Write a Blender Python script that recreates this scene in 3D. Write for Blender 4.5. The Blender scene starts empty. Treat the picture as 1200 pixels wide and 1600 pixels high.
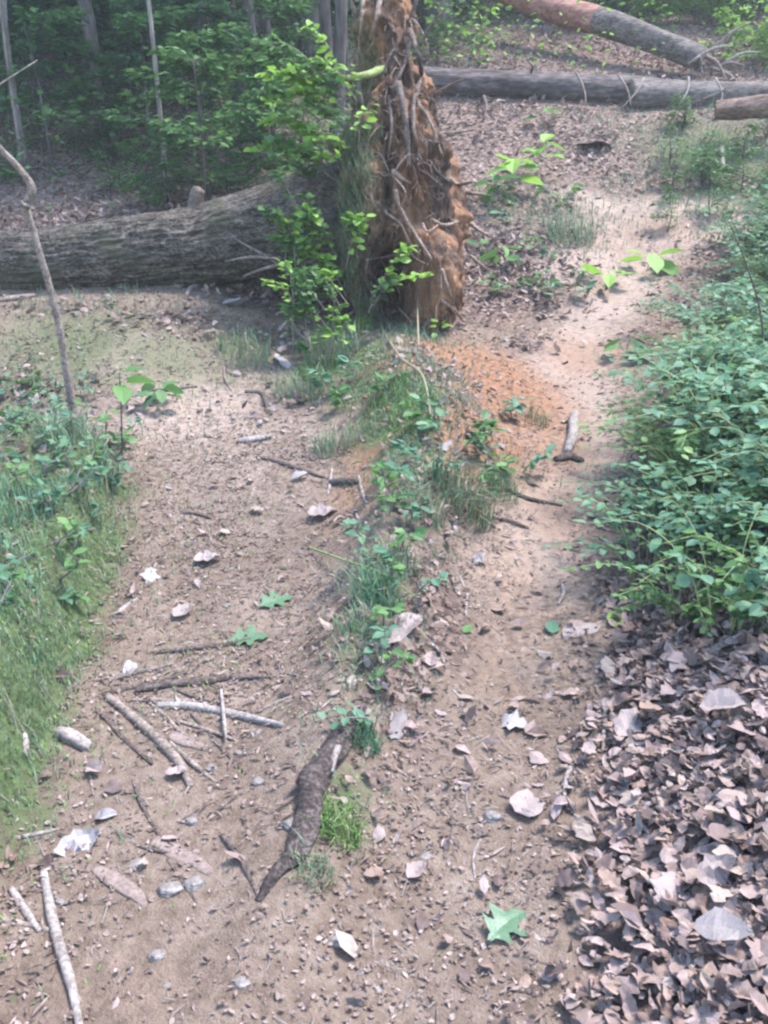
import bpy, math, random
import numpy as np
from mathutils import Vector, Matrix

random.seed(7)
RNG = np.random.default_rng(11)
C = bpy.context.scene.collection
SC = bpy.context.scene

# ------------------------------------------------------------------ camera, world, sun, exposure
CAM_Z, PITCH, FOC = 1.6, math.radians(18.0), 1386.0
cam_d = bpy.data.cameras.new('camera')
cam = bpy.data.objects.new('camera', cam_d)
C.objects.link(cam)
cam.location = (0, 0, CAM_Z)
cam.rotation_euler = (math.radians(90) - PITCH, 0, 0)
cam_d.sensor_fit = 'VERTICAL'
cam_d.angle = math.radians(60)
cam_d.clip_end = 500
cam_d.clip_start = 0.05
SC.camera = cam

SUN_EL, SUN_AZ = math.radians(66), math.radians(75)   # azimuth clockwise from +Y
w = bpy.data.worlds.new('World')
SC.world = w
w.use_nodes = True
nt = w.node_tree
nt.nodes.clear()
sky = nt.nodes.new('ShaderNodeTexSky')
sky.sky_type = 'NISHITA'
sky.sun_disc = False
sky.sun_elevation = SUN_EL
sky.sun_rotation = SUN_AZ
sky.air_density = 1.0
sky.dust_density = 0.7
sky.ozone_density = 1.5
bg = nt.nodes.new('ShaderNodeBackground')
bg.inputs['Strength'].default_value = 0.15
wo = nt.nodes.new('ShaderNodeOutputWorld')
nt.links.new(sky.outputs[0], bg.inputs[0])
nt.links.new(bg.outputs[0], wo.inputs[0])

sun_d = bpy.data.lights.new('sun', 'SUN')
sun_d.energy = 1.9
sun_d.angle = math.radians(15)
sun_d.color = (1.0, 0.95, 0.94)
sun = bpy.data.objects.new('sun', sun_d)
C.objects.link(sun)
sdir = Vector((math.sin(SUN_AZ) * math.cos(SUN_EL), math.cos(SUN_AZ) * math.cos(SUN_EL), math.sin(SUN_EL)))
sun.rotation_euler = sdir.to_track_quat('Z', 'Y').to_euler()
sun.location = (0, 0, 30)

SC.render.engine = 'CYCLES'
SC.view_settings.view_transform = 'Standard'
SC.view_settings.look = 'None'
SC.view_settings.exposure = 2.85
SC.view_settings.gamma = 1.0
SC.view_settings.use_curve_mapping = False
SC.cycles.max_bounces = 6
SC.cycles.diffuse_bounces = 3
SC.cycles.transmission_bounces = 4
SC.cycles.pixel_filter_type = 'BLACKMAN_HARRIS'
SC.cycles.filter_width = 2.4
SC.cycles.use_denoising = True

# ------------------------------------------------------------------ noise
def _h(i, j, k, s):
    n = (i * 374761393 + j * 668265263 + k * 2147483647 + s * 974711) & 0x7fffffff
    n = ((n ^ (n >> 13)) * 1274126177) & 0x7fffffff
    n = ((n ^ (n >> 16)) * 1103515245) & 0x7fffffff
    return (n & 0xffff) / 65535.0


def noise3(x, y, z, s=0):
    x, y, z = np.broadcast_arrays(np.asarray(x, float), np.asarray(y, float), np.asarray(z, float))
    i, j, k = np.floor(x).astype(np.int64), np.floor(y).astype(np.int64), np.floor(z).astype(np.int64)
    f, g, h = x - i, y - j, z - k
    f, g, h = f * f * (3 - 2 * f), g * g * (3 - 2 * g), h * h * (3 - 2 * h)
    def L(a, b, t): return a + (b - a) * t
    c = [[[_h(i + a, j + b, k + d, s) for d in (0, 1)] for b in (0, 1)] for a in (0, 1)]
    v = L(L(L(c[0][0][0], c[1][0][0], f), L(c[0][1][0], c[1][1][0], f), g),
          L(L(c[0][0][1], c[1][0][1], f), L(c[0][1][1], c[1][1][1], f), g), h)
    return v * 2 - 1


def noise2(x, y, s=0):
    return noise3(x, y, 0.5, s)


def fbm2(x, y, s=0, o=4):
    v, a = 0, 0.5
    for q in range(o):
        v = v + a * noise2(x * 2 ** q, y * 2 ** q, s + q)
        a *= 0.5
    return v


def fbm3(x, y, z, s=0, o=4):
    v, a = 0, 0.5
    for q in range(o):
        v = v + a * noise3(x * 2 ** q, y * 2 ** q, z * 2 ** q, s + q)
        a *= 0.5
    return v


def sm(a, b, x):
    t = np.clip((x - a) / (b - a), 0, 1)
    return t * t * (3 - 2 * t)


# ------------------------------------------------------------------ terrain
PX = np.array([-40, -10, 0, 1.5, 3, 5, 7, 9, 11, 12.5, 16, 25, 40, 60, 110.])
PZ = np.array([-2, -.6, -.02, 0, .10, .38, .72, 1.3, 2.1, 2.85, 4.4, 7.6, 12.2, 17.5, 27.])
def _mono(x):
    h = np.diff(PX); d = np.diff(PZ) / h
    m = np.empty_like(PZ); m[0], m[-1] = d[0], d[-1]
    m[1:-1] = 2 * d[:-1] * d[1:] / np.where(np.abs(d[:-1] + d[1:]) < 1e-9, 1, d[:-1] + d[1:])
    i = np.clip(np.searchsorted(PX, x) - 1, 0, len(h) - 1)
    t = np.clip((x - PX[i]) / h[i], 0, 1)
    return (PZ[i] * (1 + 2 * t) * (1 - t) ** 2 + h[i] * m[i] * t * (1 - t) ** 2
            + PZ[i + 1] * t * t * (3 - 2 * t) + h[i] * m[i + 1] * t * t * (t - 1))


XL = ([0, 1.5, 2.3, 3.1, 4.4, 5.0, 6], [-.8, -.9, -1.02, -1.13, -1.33, -1.6, -2.2])
XR = ([0, 1.4, 2.4, 3, 4.3, 5.5, 7.4, 9, 11, 14], [.25, .42, .68, .86, 1.25, 1.75, 2.45, 3.4, 4.6, 6])
RIDGE = ([1.5, 2.1, 3.0, 3.9, 5.0, 6.0, 6.9], [-.3, -.2, -.07, .10, .28, .12, .12])
RPATH = ([0, 1.9, 3.0, 4.0, 4.9, 6.2, 7.2, 8.6, 9.8, 10.6, 12.5], [.12, .2, .52, .76, 1.12, 1.3, 1.55, 2.35, 2.8, 2.0, 1.0])
LPATH = ([0, 2, 3, 4, 5, 6, 7], [-.35, -.6, -.62, -.75, -.95, -1.2, -1.6])


def rdist(x, y):
    return x - np.interp(y, *RPATH)


def H(x, y):
    x, y = np.asarray(x, float), np.asarray(y, float)
    z = _mono(y)
    z = z + 0.30 * sm(-.3, -1.8, x) * sm(5.2, 7.0, y) * sm(11, 8.5, y)
    # mossy bank on the left, leaf heap and shrub bank on the right
    xl = np.interp(y, *XL) + 0.10 * noise2(x * 1.3, y * 2.2, 3)
    z = z + (0.30 * sm(0, .20, xl - x) + 0.14 * sm(.25, 1.6, xl - x)) * sm(5.6, 4.3, y) * sm(.4, 2.2, y + .9)
    xr = np.interp(y, *XR) + 0.08 * noise2(x * 1.1, y * 1.7, 5)
    z = z + 0.20 * sm(-.05, .55, x - xr) + 0.28 * sm(.3, 2.2, x - xr)
    # ridge between the two paths
    rx = np.interp(y, *RIDGE)
    amp = np.interp(y, [1.3, 1.9, 3, 4, 5, 6, 6.8, 7.6], [.0, .07, .14, .24, .30, .26, .14, 0.0])
    wd = np.interp(y, [1.5, 3, 5, 6.5], [.12, .19, .32, .45])
    z = z + amp * np.exp(-((x - rx) / wd) ** 2)
    # worn hollows of the two paths
    z = z - 0.06 * np.exp(-(rdist(x, y) / .33) ** 2) * sm(11, 9, y) * sm(-1, 1.5, y)
    z = z - 0.03 * np.exp(-((x - np.interp(y, *LPATH)) / .45) ** 2) * sm(7.2, 5.5, y)
    far = sm(6, 20, y)
    z = z + 0.05 * fbm2(x * .9, y * .9, 21, 3) + (.25 + .5 * far) * far * fbm2(x * .25, y * .25, 31, 3)
    z = z + 0.022 * fbm2(x * 6, y * 6, 41, 3) + 0.35 * far * noise2(x * .08, y * .08, 77)
    return z


def ray(px, py):
    r, u = (px - 600) / FOC, (800 - py) / FOC
    return Vector((r, math.cos(PITCH) + u * math.sin(PITCH), -math.sin(PITCH) + u * math.cos(PITCH)))


_T = np.concatenate([np.arange(.8, 14, .012), np.arange(14, 110, .1)])
def at(px, py, up=0.0):
    """Where the line of sight through that spot of the photograph meets the ground."""
    d = ray(px, py)
    t = _T
    g = CAM_Z + d.z * t - H(d.x * t, d.y * t)
    k = np.argmax(g < 0)
    if g[k] >= 0:
        k = len(t) - 1
    tt = t[k]
    return Vector((d.x * tt, d.y * tt, CAM_Z + d.z * tt + up))


def pt(px, py, Y):
    d = ray(px, py)
    t = Y / d.y
    return Vector((d.x * t, Y, CAM_Z + d.z * t))


def mpp(p):
    """metres per photograph pixel at a point"""
    return (p.y * math.cos(PITCH) - (p.z - CAM_Z) * math.sin(PITCH)) / FOC


def gz(x, y):
    return float(H(np.array([x]), np.array([y]))[0])


# ------------------------------------------------------------------ object helpers
def setp(o, label=None, cat=None, group=None, kind=None):
    if label: o['label'] = label
    if cat: o['category'] = cat
    if group: o['group'] = group
    if kind: o['kind'] = kind
    return o


def E(name, label, cat, loc, group=None):
    o = bpy.data.objects.new(name, None)
    C.objects.link(o)
    o.location = loc
    o.empty_display_size = .1
    return setp(o, label, cat, group)


def mesh(name, V, F, mats, attrs=None, smooth=True):
    """V (n,3); F list of int arrays (m,3) or (m,4)"""
    me = bpy.data.meshes.new(name)
    V = np.asarray(V, np.float32)
    F = [np.asarray(f, np.int32) for f in F if len(f)]
    me.vertices.add(len(V))
    me.vertices.foreach_set('co', V.ravel())
    nl = sum(f.size for f in F)
    npoly = sum(len(f) for f in F)
    me.loops.add(nl)
    me.loops.foreach_set('vertex_index', np.concatenate([f.ravel() for f in F]))
    tot = np.concatenate([np.full(len(f), f.shape[1], np.int32) for f in F])
    st = np.concatenate([[0], np.cumsum(tot)[:-1]]).astype(np.int32)
    me.polygons.add(npoly)
    me.polygons.foreach_set('loop_start', st)
    me.polygons.foreach_set('loop_total', tot)
    me.polygons.foreach_set('use_smooth', np.full(npoly, smooth, dtype=bool))
    for k, v in (attrs or {}).items():
        a = me.attributes.new(k, 'FLOAT', 'POINT')
        a.data.foreach_set('value', np.asarray(v, np.float32))
    me.update(calc_edges=True)
    me.validate()
    for m in (mats if isinstance(mats, (list, tuple)) else [mats]):
        me.materials.append(m)
    return me


def O(name, me, parent=None, loc=(0, 0, 0), mat=None):
    o = bpy.data.objects.new(name, me)
    C.objects.link(o)
    if parent is not None:
        o.parent = parent
    if mat is not None:
        o.matrix_local = mat
    else:
        o.location = loc
    return o


def MO(name, V, F, mats, parent=None, origin=None, attrs=None, smooth=True):
    """object from world-space verts; origin = where its own zero lies"""
    V = np.asarray(V, float)
    if parent is not None:
        V = V - np.array(parent.location)
        return O(name, mesh(name, V, F, mats, attrs, smooth), parent)
    org = np.array(origin) if origin is not None else np.zeros(3)
    return O(name, mesh(name, V - org, F, mats, attrs, smooth), None, org)


def dup_tree(root, loc, rz, sc, label=None, group=None):
    r = root.copy()
    C.objects.link(r)
    r.location = loc
    r.rotation_euler = (0, 0, rz)
    r.scale = (sc, sc, sc)
    if label: r['label'] = label
    if group: r['group'] = group
    for ch in list(root.children):
        c = ch.copy()
        C.objects.link(c)
        c.parent = r
    return r


def catmull(P, n):
    P = np.asarray(P, float)
    if len(P) == 2:
        t = np.linspace(0, 1, n)[:, None]
        return P[0] * (1 - t) + P[1] * t
    Q = np.vstack([2 * P[0] - P[1], P, 2 * P[-1] - P[-2]])
    ts = np.linspace(0, len(P) - 1 - 1e-6, n)
    out = []
    for t in ts:
        i = int(t); f = t - i
        a, b, c, d = Q[i], Q[i + 1], Q[i + 2], Q[i + 3]
        out.append(.5 * (2 * b + (c - a) * f + (2 * a - 5 * b + 4 * c - d) * f * f + (3 * b - a - 3 * c + d) * f ** 3))
    return np.array(out)


def tube(P, R, sides=8, rough=0.0, seed=0, n=None, cap=True, squash=1.0):
    """tapered bumpy tube along P; returns V, [quads, tris]"""
    P = np.asarray([tuple(p) for p in P], float)
    R = np.atleast_1d(np.asarray(R, float))
    n = n or max(2, len(P))
    if n != len(P):
        P2 = catmull(P, n)
        R = np.interp(np.linspace(0, 1, n), np.linspace(0, 1, len(R)), R) if len(R) > 1 else np.full(n, R[0])
        P = P2
    elif len(R) != len(P):
        R = np.interp(np.linspace(0, 1, n), np.linspace(0, 1, len(R)), R) if len(R) > 1 else np.full(n, R[0])
    T = np.gradient(P, axis=0)
    T /= np.linalg.norm(T, axis=1)[:, None] + 1e-12
    ref = np.array([0, 0, 1.]) if abs(T[:, 2]).mean() < .8 else np.array([0, 1., 0])
    A = np.cross(T, ref); A /= np.linalg.norm(A, axis=1)[:, None] + 1e-12
    B = np.cross(A, T)
    th = np.linspace(0, 2 * math.pi, sides, endpoint=False)
    cs, sn = np.cos(th), np.sin(th)
    rr = R[:, None] * np.ones(sides)[None]
    if rough:
        L = np.concatenate([[0], np.cumsum(np.linalg.norm(np.diff(P, axis=0), axis=1))])
        rm = R.mean() + 1e-9
        rr = rr * (1 + rough * fbm3(cs[None] * 1.6 + seed, sn[None] * 1.6, (L / rm * .35)[:, None], seed, 3) * 2)
    V = P[:, None] + rr[..., None] * (cs[None, :, None] * A[:, None] + squash * sn[None, :, None] * B[:, None])
    V = V.reshape(-1, 3)
    i = np.arange(n - 1)[:, None] * sides; j = np.arange(sides)[None]
    j2 = (j + 1) % sides
    q = np.stack([i + j, i + j2, i + sides + j2, i + sides + j], -1).reshape(-1, 4)
    tr = np.zeros((0, 3), int)
    if cap:
        m = len(V)
        V = np.vstack([V, P[0] - T[0] * R[0] * .15, P[-1] + T[-1] * R[-1] * .3])
        jj = np.arange(sides); k2 = (jj + 1) % sides
        tr = np.vstack([np.stack([np.full(sides, m), k2, jj], 1),
                        np.stack([np.full(sides, m + 1), (n - 1) * sides + jj, (n - 1) * sides + k2], 1)])
    return V, [q, tr]


class Bag:
    """collects geometry for one mesh"""
    def __init__(s): s.V, s.Q, s.T, s.A, s.n = [], [], [], [], 0
    def add(s, V, F, a=None):
        V = np.asarray(V, float)
        for f in F:
            f = np.asarray(f)
            if len(f): (s.Q if f.shape[1] == 4 else s.T).append(f + s.n)
        s.V.append(V)
        s.A.append(np.full(len(V), 0.0) if a is None else np.broadcast_to(a, (len(V),)))
        s.n += len(V)
        return s
    def out(s):
        F = []
        if s.Q: F.append(np.vstack(s.Q))
        if s.T: F.append(np.vstack(s.T))
        return np.vstack(s.V), F, {'rnd': np.concatenate(s.A)}


# leaf templates: (u along, v across), faces
def _stations(st):
    uv = [(0, 0)]
    for u, h in st: uv += [(u, -h), (u, 0), (u, h)]
    uv.append((1, 0))
    n = len(st); Q, T = [], []
    T += [(0, 1, 2), (0, 2, 3)]
    for k in range(n - 1):
        a = 1 + 3 * k
        Q += [(a, a + 3, a + 4, a + 1), (a + 1, a + 4, a + 5, a + 2)]
    a = 1 + 3 * (n - 1); e = len(uv) - 1
    T += [(a, e, a + 1), (a + 1, e, a + 2)]
    return np.array(uv, float), np.array(Q).reshape(-1, 4), np.array(T)


T_SIMPLE = _stations([(.25, .8), (.6, .95)])
T_OVAL = _stations([(.15, .6), (.4, 1.), (.7, .8)])
T_OAK = _stations([(.1, .16), (.22, .55), (.31, .28), (.45, .95), (.56, .4), (.7, 1.0), (.8, .5), (.9, .62)])
T_LOBE = _stations([(.08, .2), (.22, .75), (.34, .6), (.5, 1.), (.62, .78), (.78, .85), (.9, .5)])
T_QUAD = (np.array([(0, 0), (.45, -1), (1, 0), (.45, 1)], float), np.zeros((0, 4), int), np.array([(0, 1, 2), (0, 2, 3)]))


def rotm(yaw, pitch, roll):
    """N rotation matrices: leaf axis along yaw, lifted by pitch, rolled about its own axis"""
    yaw, pitch, roll = np.broadcast_arrays(np.asarray(yaw, float), np.asarray(pitch, float), np.asarray(roll, float))
    cy, sy, cp, sp, cr, sr = np.cos(yaw), np.sin(yaw), np.cos(pitch), np.sin(pitch), np.cos(roll), np.sin(roll)
    X = np.stack([cy * cp, sy * cp, sp], -1)
    Y0 = np.stack([-sy, cy, np.zeros_like(cy)], -1)
    Z0 = np.cross(X, Y0)
    Y = Y0 * cr[..., None] + Z0 * sr[..., None]
    Z = np.cross(X, Y)
    return np.stack([X, Y, Z], -1)


def leafgeo(P, R, L, W, tmpl, curl=0., fold=0., twist=0., rnd=None, wob=0.0):
    P = np.asarray(P, float).reshape(-1, 3); N = len(P)
    uv, Q, T = tmpl; K = len(uv)
    f = lambda a: np.broadcast_to(np.asarray(a, float), (N,))[:, None]
    u, v = uv[None, :, 0], uv[None, :, 1]
    L_, W_ = f(L), f(W)
    x = u * L_; y = v * W_ * .5 * np.ones_like(x)
    z = f(curl) * L_ * (u * u - .3 * u) + f(fold) * np.abs(v) * W_ * .5 + f(twist) * (u - .4) * v * W_
    if wob:
        z = z + wob * L_ * RNG.uniform(-1, 1, (N, K)); x = x + wob * .5 * L_ * RNG.uniform(-1, 1, (N, K)); y = y * (1 + wob * 2.5 * RNG.uniform(-1, 1, (N, K)))
    loc = np.stack([x, y, z], -1)
    V = P[:, None] + np.einsum('nij,nkj->nki', R, loc)
    off = (np.arange(N) * K)[:, None, None]
    F = []
    if len(Q): F.append((Q[None] + off).reshape(-1, 4))
    F.append((T[None] + off).reshape(-1, 3))
    a = RNG.random(N) if rnd is None else np.broadcast_to(rnd, (N,))
    return V.reshape(-1, 3), F, np.repeat(a, K)


def bladegeo(P, h, w_, yaw, lean, rnd=None):
    P = np.asarray(P, float).reshape(-1, 3); N = len(P)
    d = np.stack([np.cos(yaw), np.sin(yaw), np.zeros(N)], -1)
    s = np.stack([-np.sin(yaw), np.cos(yaw), np.zeros(N)], -1)
    up = np.array([0, 0, 1.])
    h = np.asarray(h)[:, None]; w_ = np.asarray(w_)[:, None]; lean = np.asarray(lean)[:, None]
    c1 = P + up * h * .55 + d * h * lean * .3
    c2 = P + up * h * (1 - .35 * lean) + d * h * lean
    V = np.stack([P - s * w_, P + s * w_, c1 + s * w_ * .8, c1 - s * w_ * .8, c2], 1)
    o = np.arange(N)[:, None] * 5
    a = RNG.random(N) if rnd is None else rnd
    return V.reshape(-1, 3), [np.array([[0, 1, 2, 3]]) + o, np.array([[3, 2, 4]]) + o], np.repeat(a, 5)


# ------------------------------------------------------------------ materials
def newmat(name):
    m = bpy.data.materials.new(name)
    m.use_nodes = True
    n = m.node_tree
    n.nodes.clear()
    return m, n, n.nodes, n.links


def ramp(N, cols, pos=None):
    r = N.new('ShaderNodeValToRGB')
    el = r.color_ramp.elements
    while len(el) < len(cols): el.new(.5)
    for k, c in enumerate(cols):
        el[k].position = pos[k] if pos else k / (len(cols) - 1)
        el[k].color = (*c, 1)
    return r


def mat_leaf(name, cols, trans=.35, rough=.55, spots=None, spec=.3, pos=None):
    m, t, N, Lk = newmat(name)
    at_ = N.new('ShaderNodeAttribute'); at_.attribute_name = 'rnd'
    oi = N.new('ShaderNodeObjectInfo')
    ad = N.new('ShaderNodeMath'); ad.operation = 'ADD'
    fr = N.new('ShaderNodeMath'); fr.operation = 'FRACT'
    Lk.new(at_.outputs['Fac'], ad.inputs[0]); Lk.new(oi.outputs['Random'], ad.inputs[1]); Lk.new(ad.outputs[0], fr.inputs[0])
    r = ramp(N, cols, pos); Lk.new(fr.outputs[0], r.inputs[0])
    col = r.outputs[0]
    tc = N.new('ShaderNodeTexCoord')
    nz = N.new('ShaderNodeTexNoise'); nz.inputs['Scale'].default_value = 45; nz.inputs['Detail'].default_value = 3
    Lk.new(tc.outputs['Object'], nz.inputs['Vector'])
    hsv = N.new('ShaderNodeHueSaturation')
    mr = N.new('ShaderNodeMapRange'); mr.inputs['From Min'].default_value = .3; mr.inputs['From Max'].default_value = .7
    mr.inputs['To Min'].default_value = .7; mr.inputs['To Max'].default_value = 1.25
    Lk.new(nz.outputs['Fac'], mr.inputs['Value']); Lk.new(mr.outputs[0], hsv.inputs['Value']); Lk.new(col, hsv.inputs['Color'])
    col = hsv.outputs[0]
    p = N.new('ShaderNodeBsdfPrincipled')
    p.inputs['Roughness'].default_value = rough
    p.inputs['Specular IOR Level'].default_value = spec
    Lk.new(col, p.inputs['Base Color'])
    o = N.new('ShaderNodeOutputMaterial')
    if trans > 0:
        tr = N.new('ShaderNodeBsdfTranslucent'); Lk.new(col, tr.inputs['Color'])
        mx = N.new('ShaderNodeMixShader'); mx.inputs[0].default_value = trans
        Lk.new(p.outputs[0], mx.inputs[1]); Lk.new(tr.outputs[0], mx.inputs[2]); Lk.new(mx.outputs[0], o.inputs[0])
    else:
        Lk.new(p.outputs[0], o.inputs[0])
    return m


def mat_bark(name, cols, scale=8, stretch=(1, 1, .25), bump=.6, moss=None, pos=None, dist=.02):
    m, t, N, Lk = newmat(name)
    tc = N.new('ShaderNodeTexCoord'); mp = N.new('ShaderNodeMapping'); mp.inputs['Scale'].default_value = stretch
    Lk.new(tc.outputs['Object'], mp.inputs['Vector'])
    nz = N.new('ShaderNodeTexNoise'); nz.inputs['Scale'].default_value = scale; nz.inputs['Detail'].default_value = 6; nz.inputs['Roughness'].default_value = .65
    Lk.new(mp.outputs[0], nz.inputs['Vector'])
    vo = N.new('ShaderNodeTexNoise'); vo.inputs['Scale'].default_value = scale * 4; vo.inputs['Detail'].default_value = 4
    Lk.new(mp.outputs[0], vo.inputs['Vector'])
    mixf = N.new('ShaderNodeMath'); mixf.operation = 'MULTIPLY_ADD'; mixf.inputs[1].default_value = .45
    sc2 = N.new('ShaderNodeMath'); sc2.operation = 'MULTIPLY'; sc2.inputs[1].default_value = .55
    Lk.new(nz.outputs['Fac'], sc2.inputs[0]); Lk.new(vo.outputs['Fac'], mixf.inputs[0]); Lk.new(sc2.outputs[0], mixf.inputs[2])
    r = ramp(N, cols, pos or [.36 + .28 * k / (len(cols) - 1) for k in range(len(cols))]); Lk.new(mixf.outputs[0], r.inputs[0])
    col = r.outputs[0]
    if moss:
        n2 = N.new('ShaderNodeTexNoise'); n2.inputs['Scale'].default_value = 3.0; n2.inputs['Detail'].default_value = 5
        Lk.new(tc.outputs['Object'], n2.inputs['Vector'])
        mr = N.new('ShaderNodeMapRange'); mr.inputs['From Min'].default_value = .52; mr.inputs['From Max'].default_value = .66; mr.inputs['To Max'].default_value = .75
        Lk.new(n2.outputs['Fac'], mr.inputs['Value'])
        mx = N.new('ShaderNodeMix'); mx.data_type = 'RGBA'; mx.inputs['B'].default_value = (*moss, 1)
        Lk.new(mr.outputs[0], mx.inputs['Factor']); Lk.new(col, mx.inputs['A']); col = mx.outputs['Result']
    p = N.new('ShaderNodeBsdfPrincipled'); p.inputs['Roughness'].default_value = .9; p.inputs['Specular IOR Level'].default_value = .2
    Lk.new(col, p.inputs['Base Color'])
    b = N.new('ShaderNodeBump'); b.inputs['Strength'].default_value = bump; b.inputs['Distance'].default_value = dist
    Lk.new(mixf.outputs[0], b.inputs['Height']); Lk.new(b.outputs[0], p.inputs['Normal'])
    o = N.new('ShaderNodeOutputMaterial'); Lk.new(p.outputs[0], o.inputs[0])
    return m


def mat_ground():
    m, t, N, Lk = newmat('forest_soil')
    tc = N.new('ShaderNodeTexCoord')
    def noise(s, d=5, r=.6):
        n = N.new('ShaderNodeTexNoise'); n.inputs['Scale'].default_value = s; n.inputs['Detail'].default_value = d; n.inputs['Roughness'].default_value = r
        Lk.new(tc.outputs['Object'], n.inputs['Vector']); return n.outputs['Fac']
    def attr(k):
        a = N.new('ShaderNodeAttribute'); a.attribute_name = k; return a.outputs['Fac']
    def mix(f, a, b):
        x = N.new('ShaderNodeMix'); x.data_type = 'RGBA'
        Lk.new(f, x.inputs['Factor'])
        for k, v in (('A', a), ('B', b)):
            if isinstance(v, tuple): x.inputs[k].default_value = (*v, 1)
            else: Lk.new(v, x.inputs[k])
        return x.outputs['Result']
    def edge(f, v, lo, hi):
        """mask f broken up by noise v"""
        a = N.new('ShaderNodeMath'); a.operation = 'ADD'; Lk.new(f, a.inputs[0]); Lk.new(v, a.inputs[1])
        mr = N.new('ShaderNodeMapRange'); mr.inputs['From Min'].default_value = lo; mr.inputs['From Max'].default_value = hi
        Lk.new(a.outputs[0], mr.inputs['Value']); return mr.outputs[0]
    n1, n2, n3 = noise(3), noise(26, 6, .7), noise(120, 4, .7)
    d1 = ramp(N, [(.125, .086, .061), (.19, .138, .102), (.255, .195, .15)], [.35, .5, .66]); Lk.new(n1, d1.inputs[0])
    d2 = ramp(N, [(.095, .066, .049), (.195, .143, .108), (.29, .23, .185)], [.36, .5, .68]); Lk.new(n2, d2.inputs[0])
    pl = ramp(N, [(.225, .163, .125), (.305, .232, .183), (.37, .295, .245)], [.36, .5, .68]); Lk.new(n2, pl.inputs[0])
    half = N.new('ShaderNodeValue'); half.outputs[0].default_value = .55
    soil = mix(half.outputs[0], d1.outputs[0], d2.outputs[0])
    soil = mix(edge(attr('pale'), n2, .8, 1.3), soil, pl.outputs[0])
    n0 = noise(1.7, 4, .65)
    dm = N.new('ShaderNodeMapRange'); dm.inputs['From Min'].default_value = .5; dm.inputs['From Max'].default_value = .68; dm.inputs['To Max'].default_value = .42; Lk.new(n0, dm.inputs['Value'])
    soil = mix(dm.outputs[0], soil, (.10, .07, .054))
    cl = ramp(N, [(.15, .075, .04), (.25, .132, .074), (.325, .195, .122)], [.35, .52, .7]); Lk.new(n2, cl.inputs[0])
    col = mix(edge(attr('clay'), n2, .75, 1.25), soil, cl.outputs[0])
    vo = N.new('ShaderNodeTexVoronoi'); vo.inputs['Scale'].default_value = 38; vo.inputs['Randomness'].default_value = 1
    Lk.new(tc.outputs['Object'], vo.inputs['Vector'])
    sp = N.new('ShaderNodeSeparateColor'); Lk.new(vo.outputs['Color'], sp.inputs[0])
    lt = ramp(N, [(.05, .035, .03), (.11, .075, .06), (.19, .135, .11), (.27, .20, .17)], [0, .4, .75, 1]); Lk.new(sp.outputs[0], lt.inputs[0])
    col = mix(edge(attr('litter'), n2, .8, 1.15), col, lt.outputs[0])
    mo = ramp(N, [(.04, .055, .022), (.075, .105, .042), (.125, .155, .07)], [.36, .5, .66]); Lk.new(n2, mo.inputs[0])
    col = mix(edge(attr('moss'), n2, .85, 1.2), col, mo.outputs[0])
    ht = N.new('ShaderNodeMath'); ht.operation = 'ADD'; Lk.new(n2, ht.inputs[0]); Lk.new(n3, ht.inputs[1])
    p = N.new('ShaderNodeBsdfPrincipled'); p.inputs['Roughness'].default_value = .95; p.inputs['Specular IOR Level'].default_value = .15
    Lk.new(col, p.inputs['Base Color'])
    b = N.new('ShaderNodeBump'); b.inputs['Strength'].default_value = .9; b.inputs['Distance'].default_value = .025
    Lk.new(ht.outputs[0], b.inputs['Height']); Lk.new(b.outputs[0], p.inputs['Normal'])
    o = N.new('ShaderNodeOutputMaterial'); Lk.new(p.outputs[0], o.inputs[0])
    return m


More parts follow.
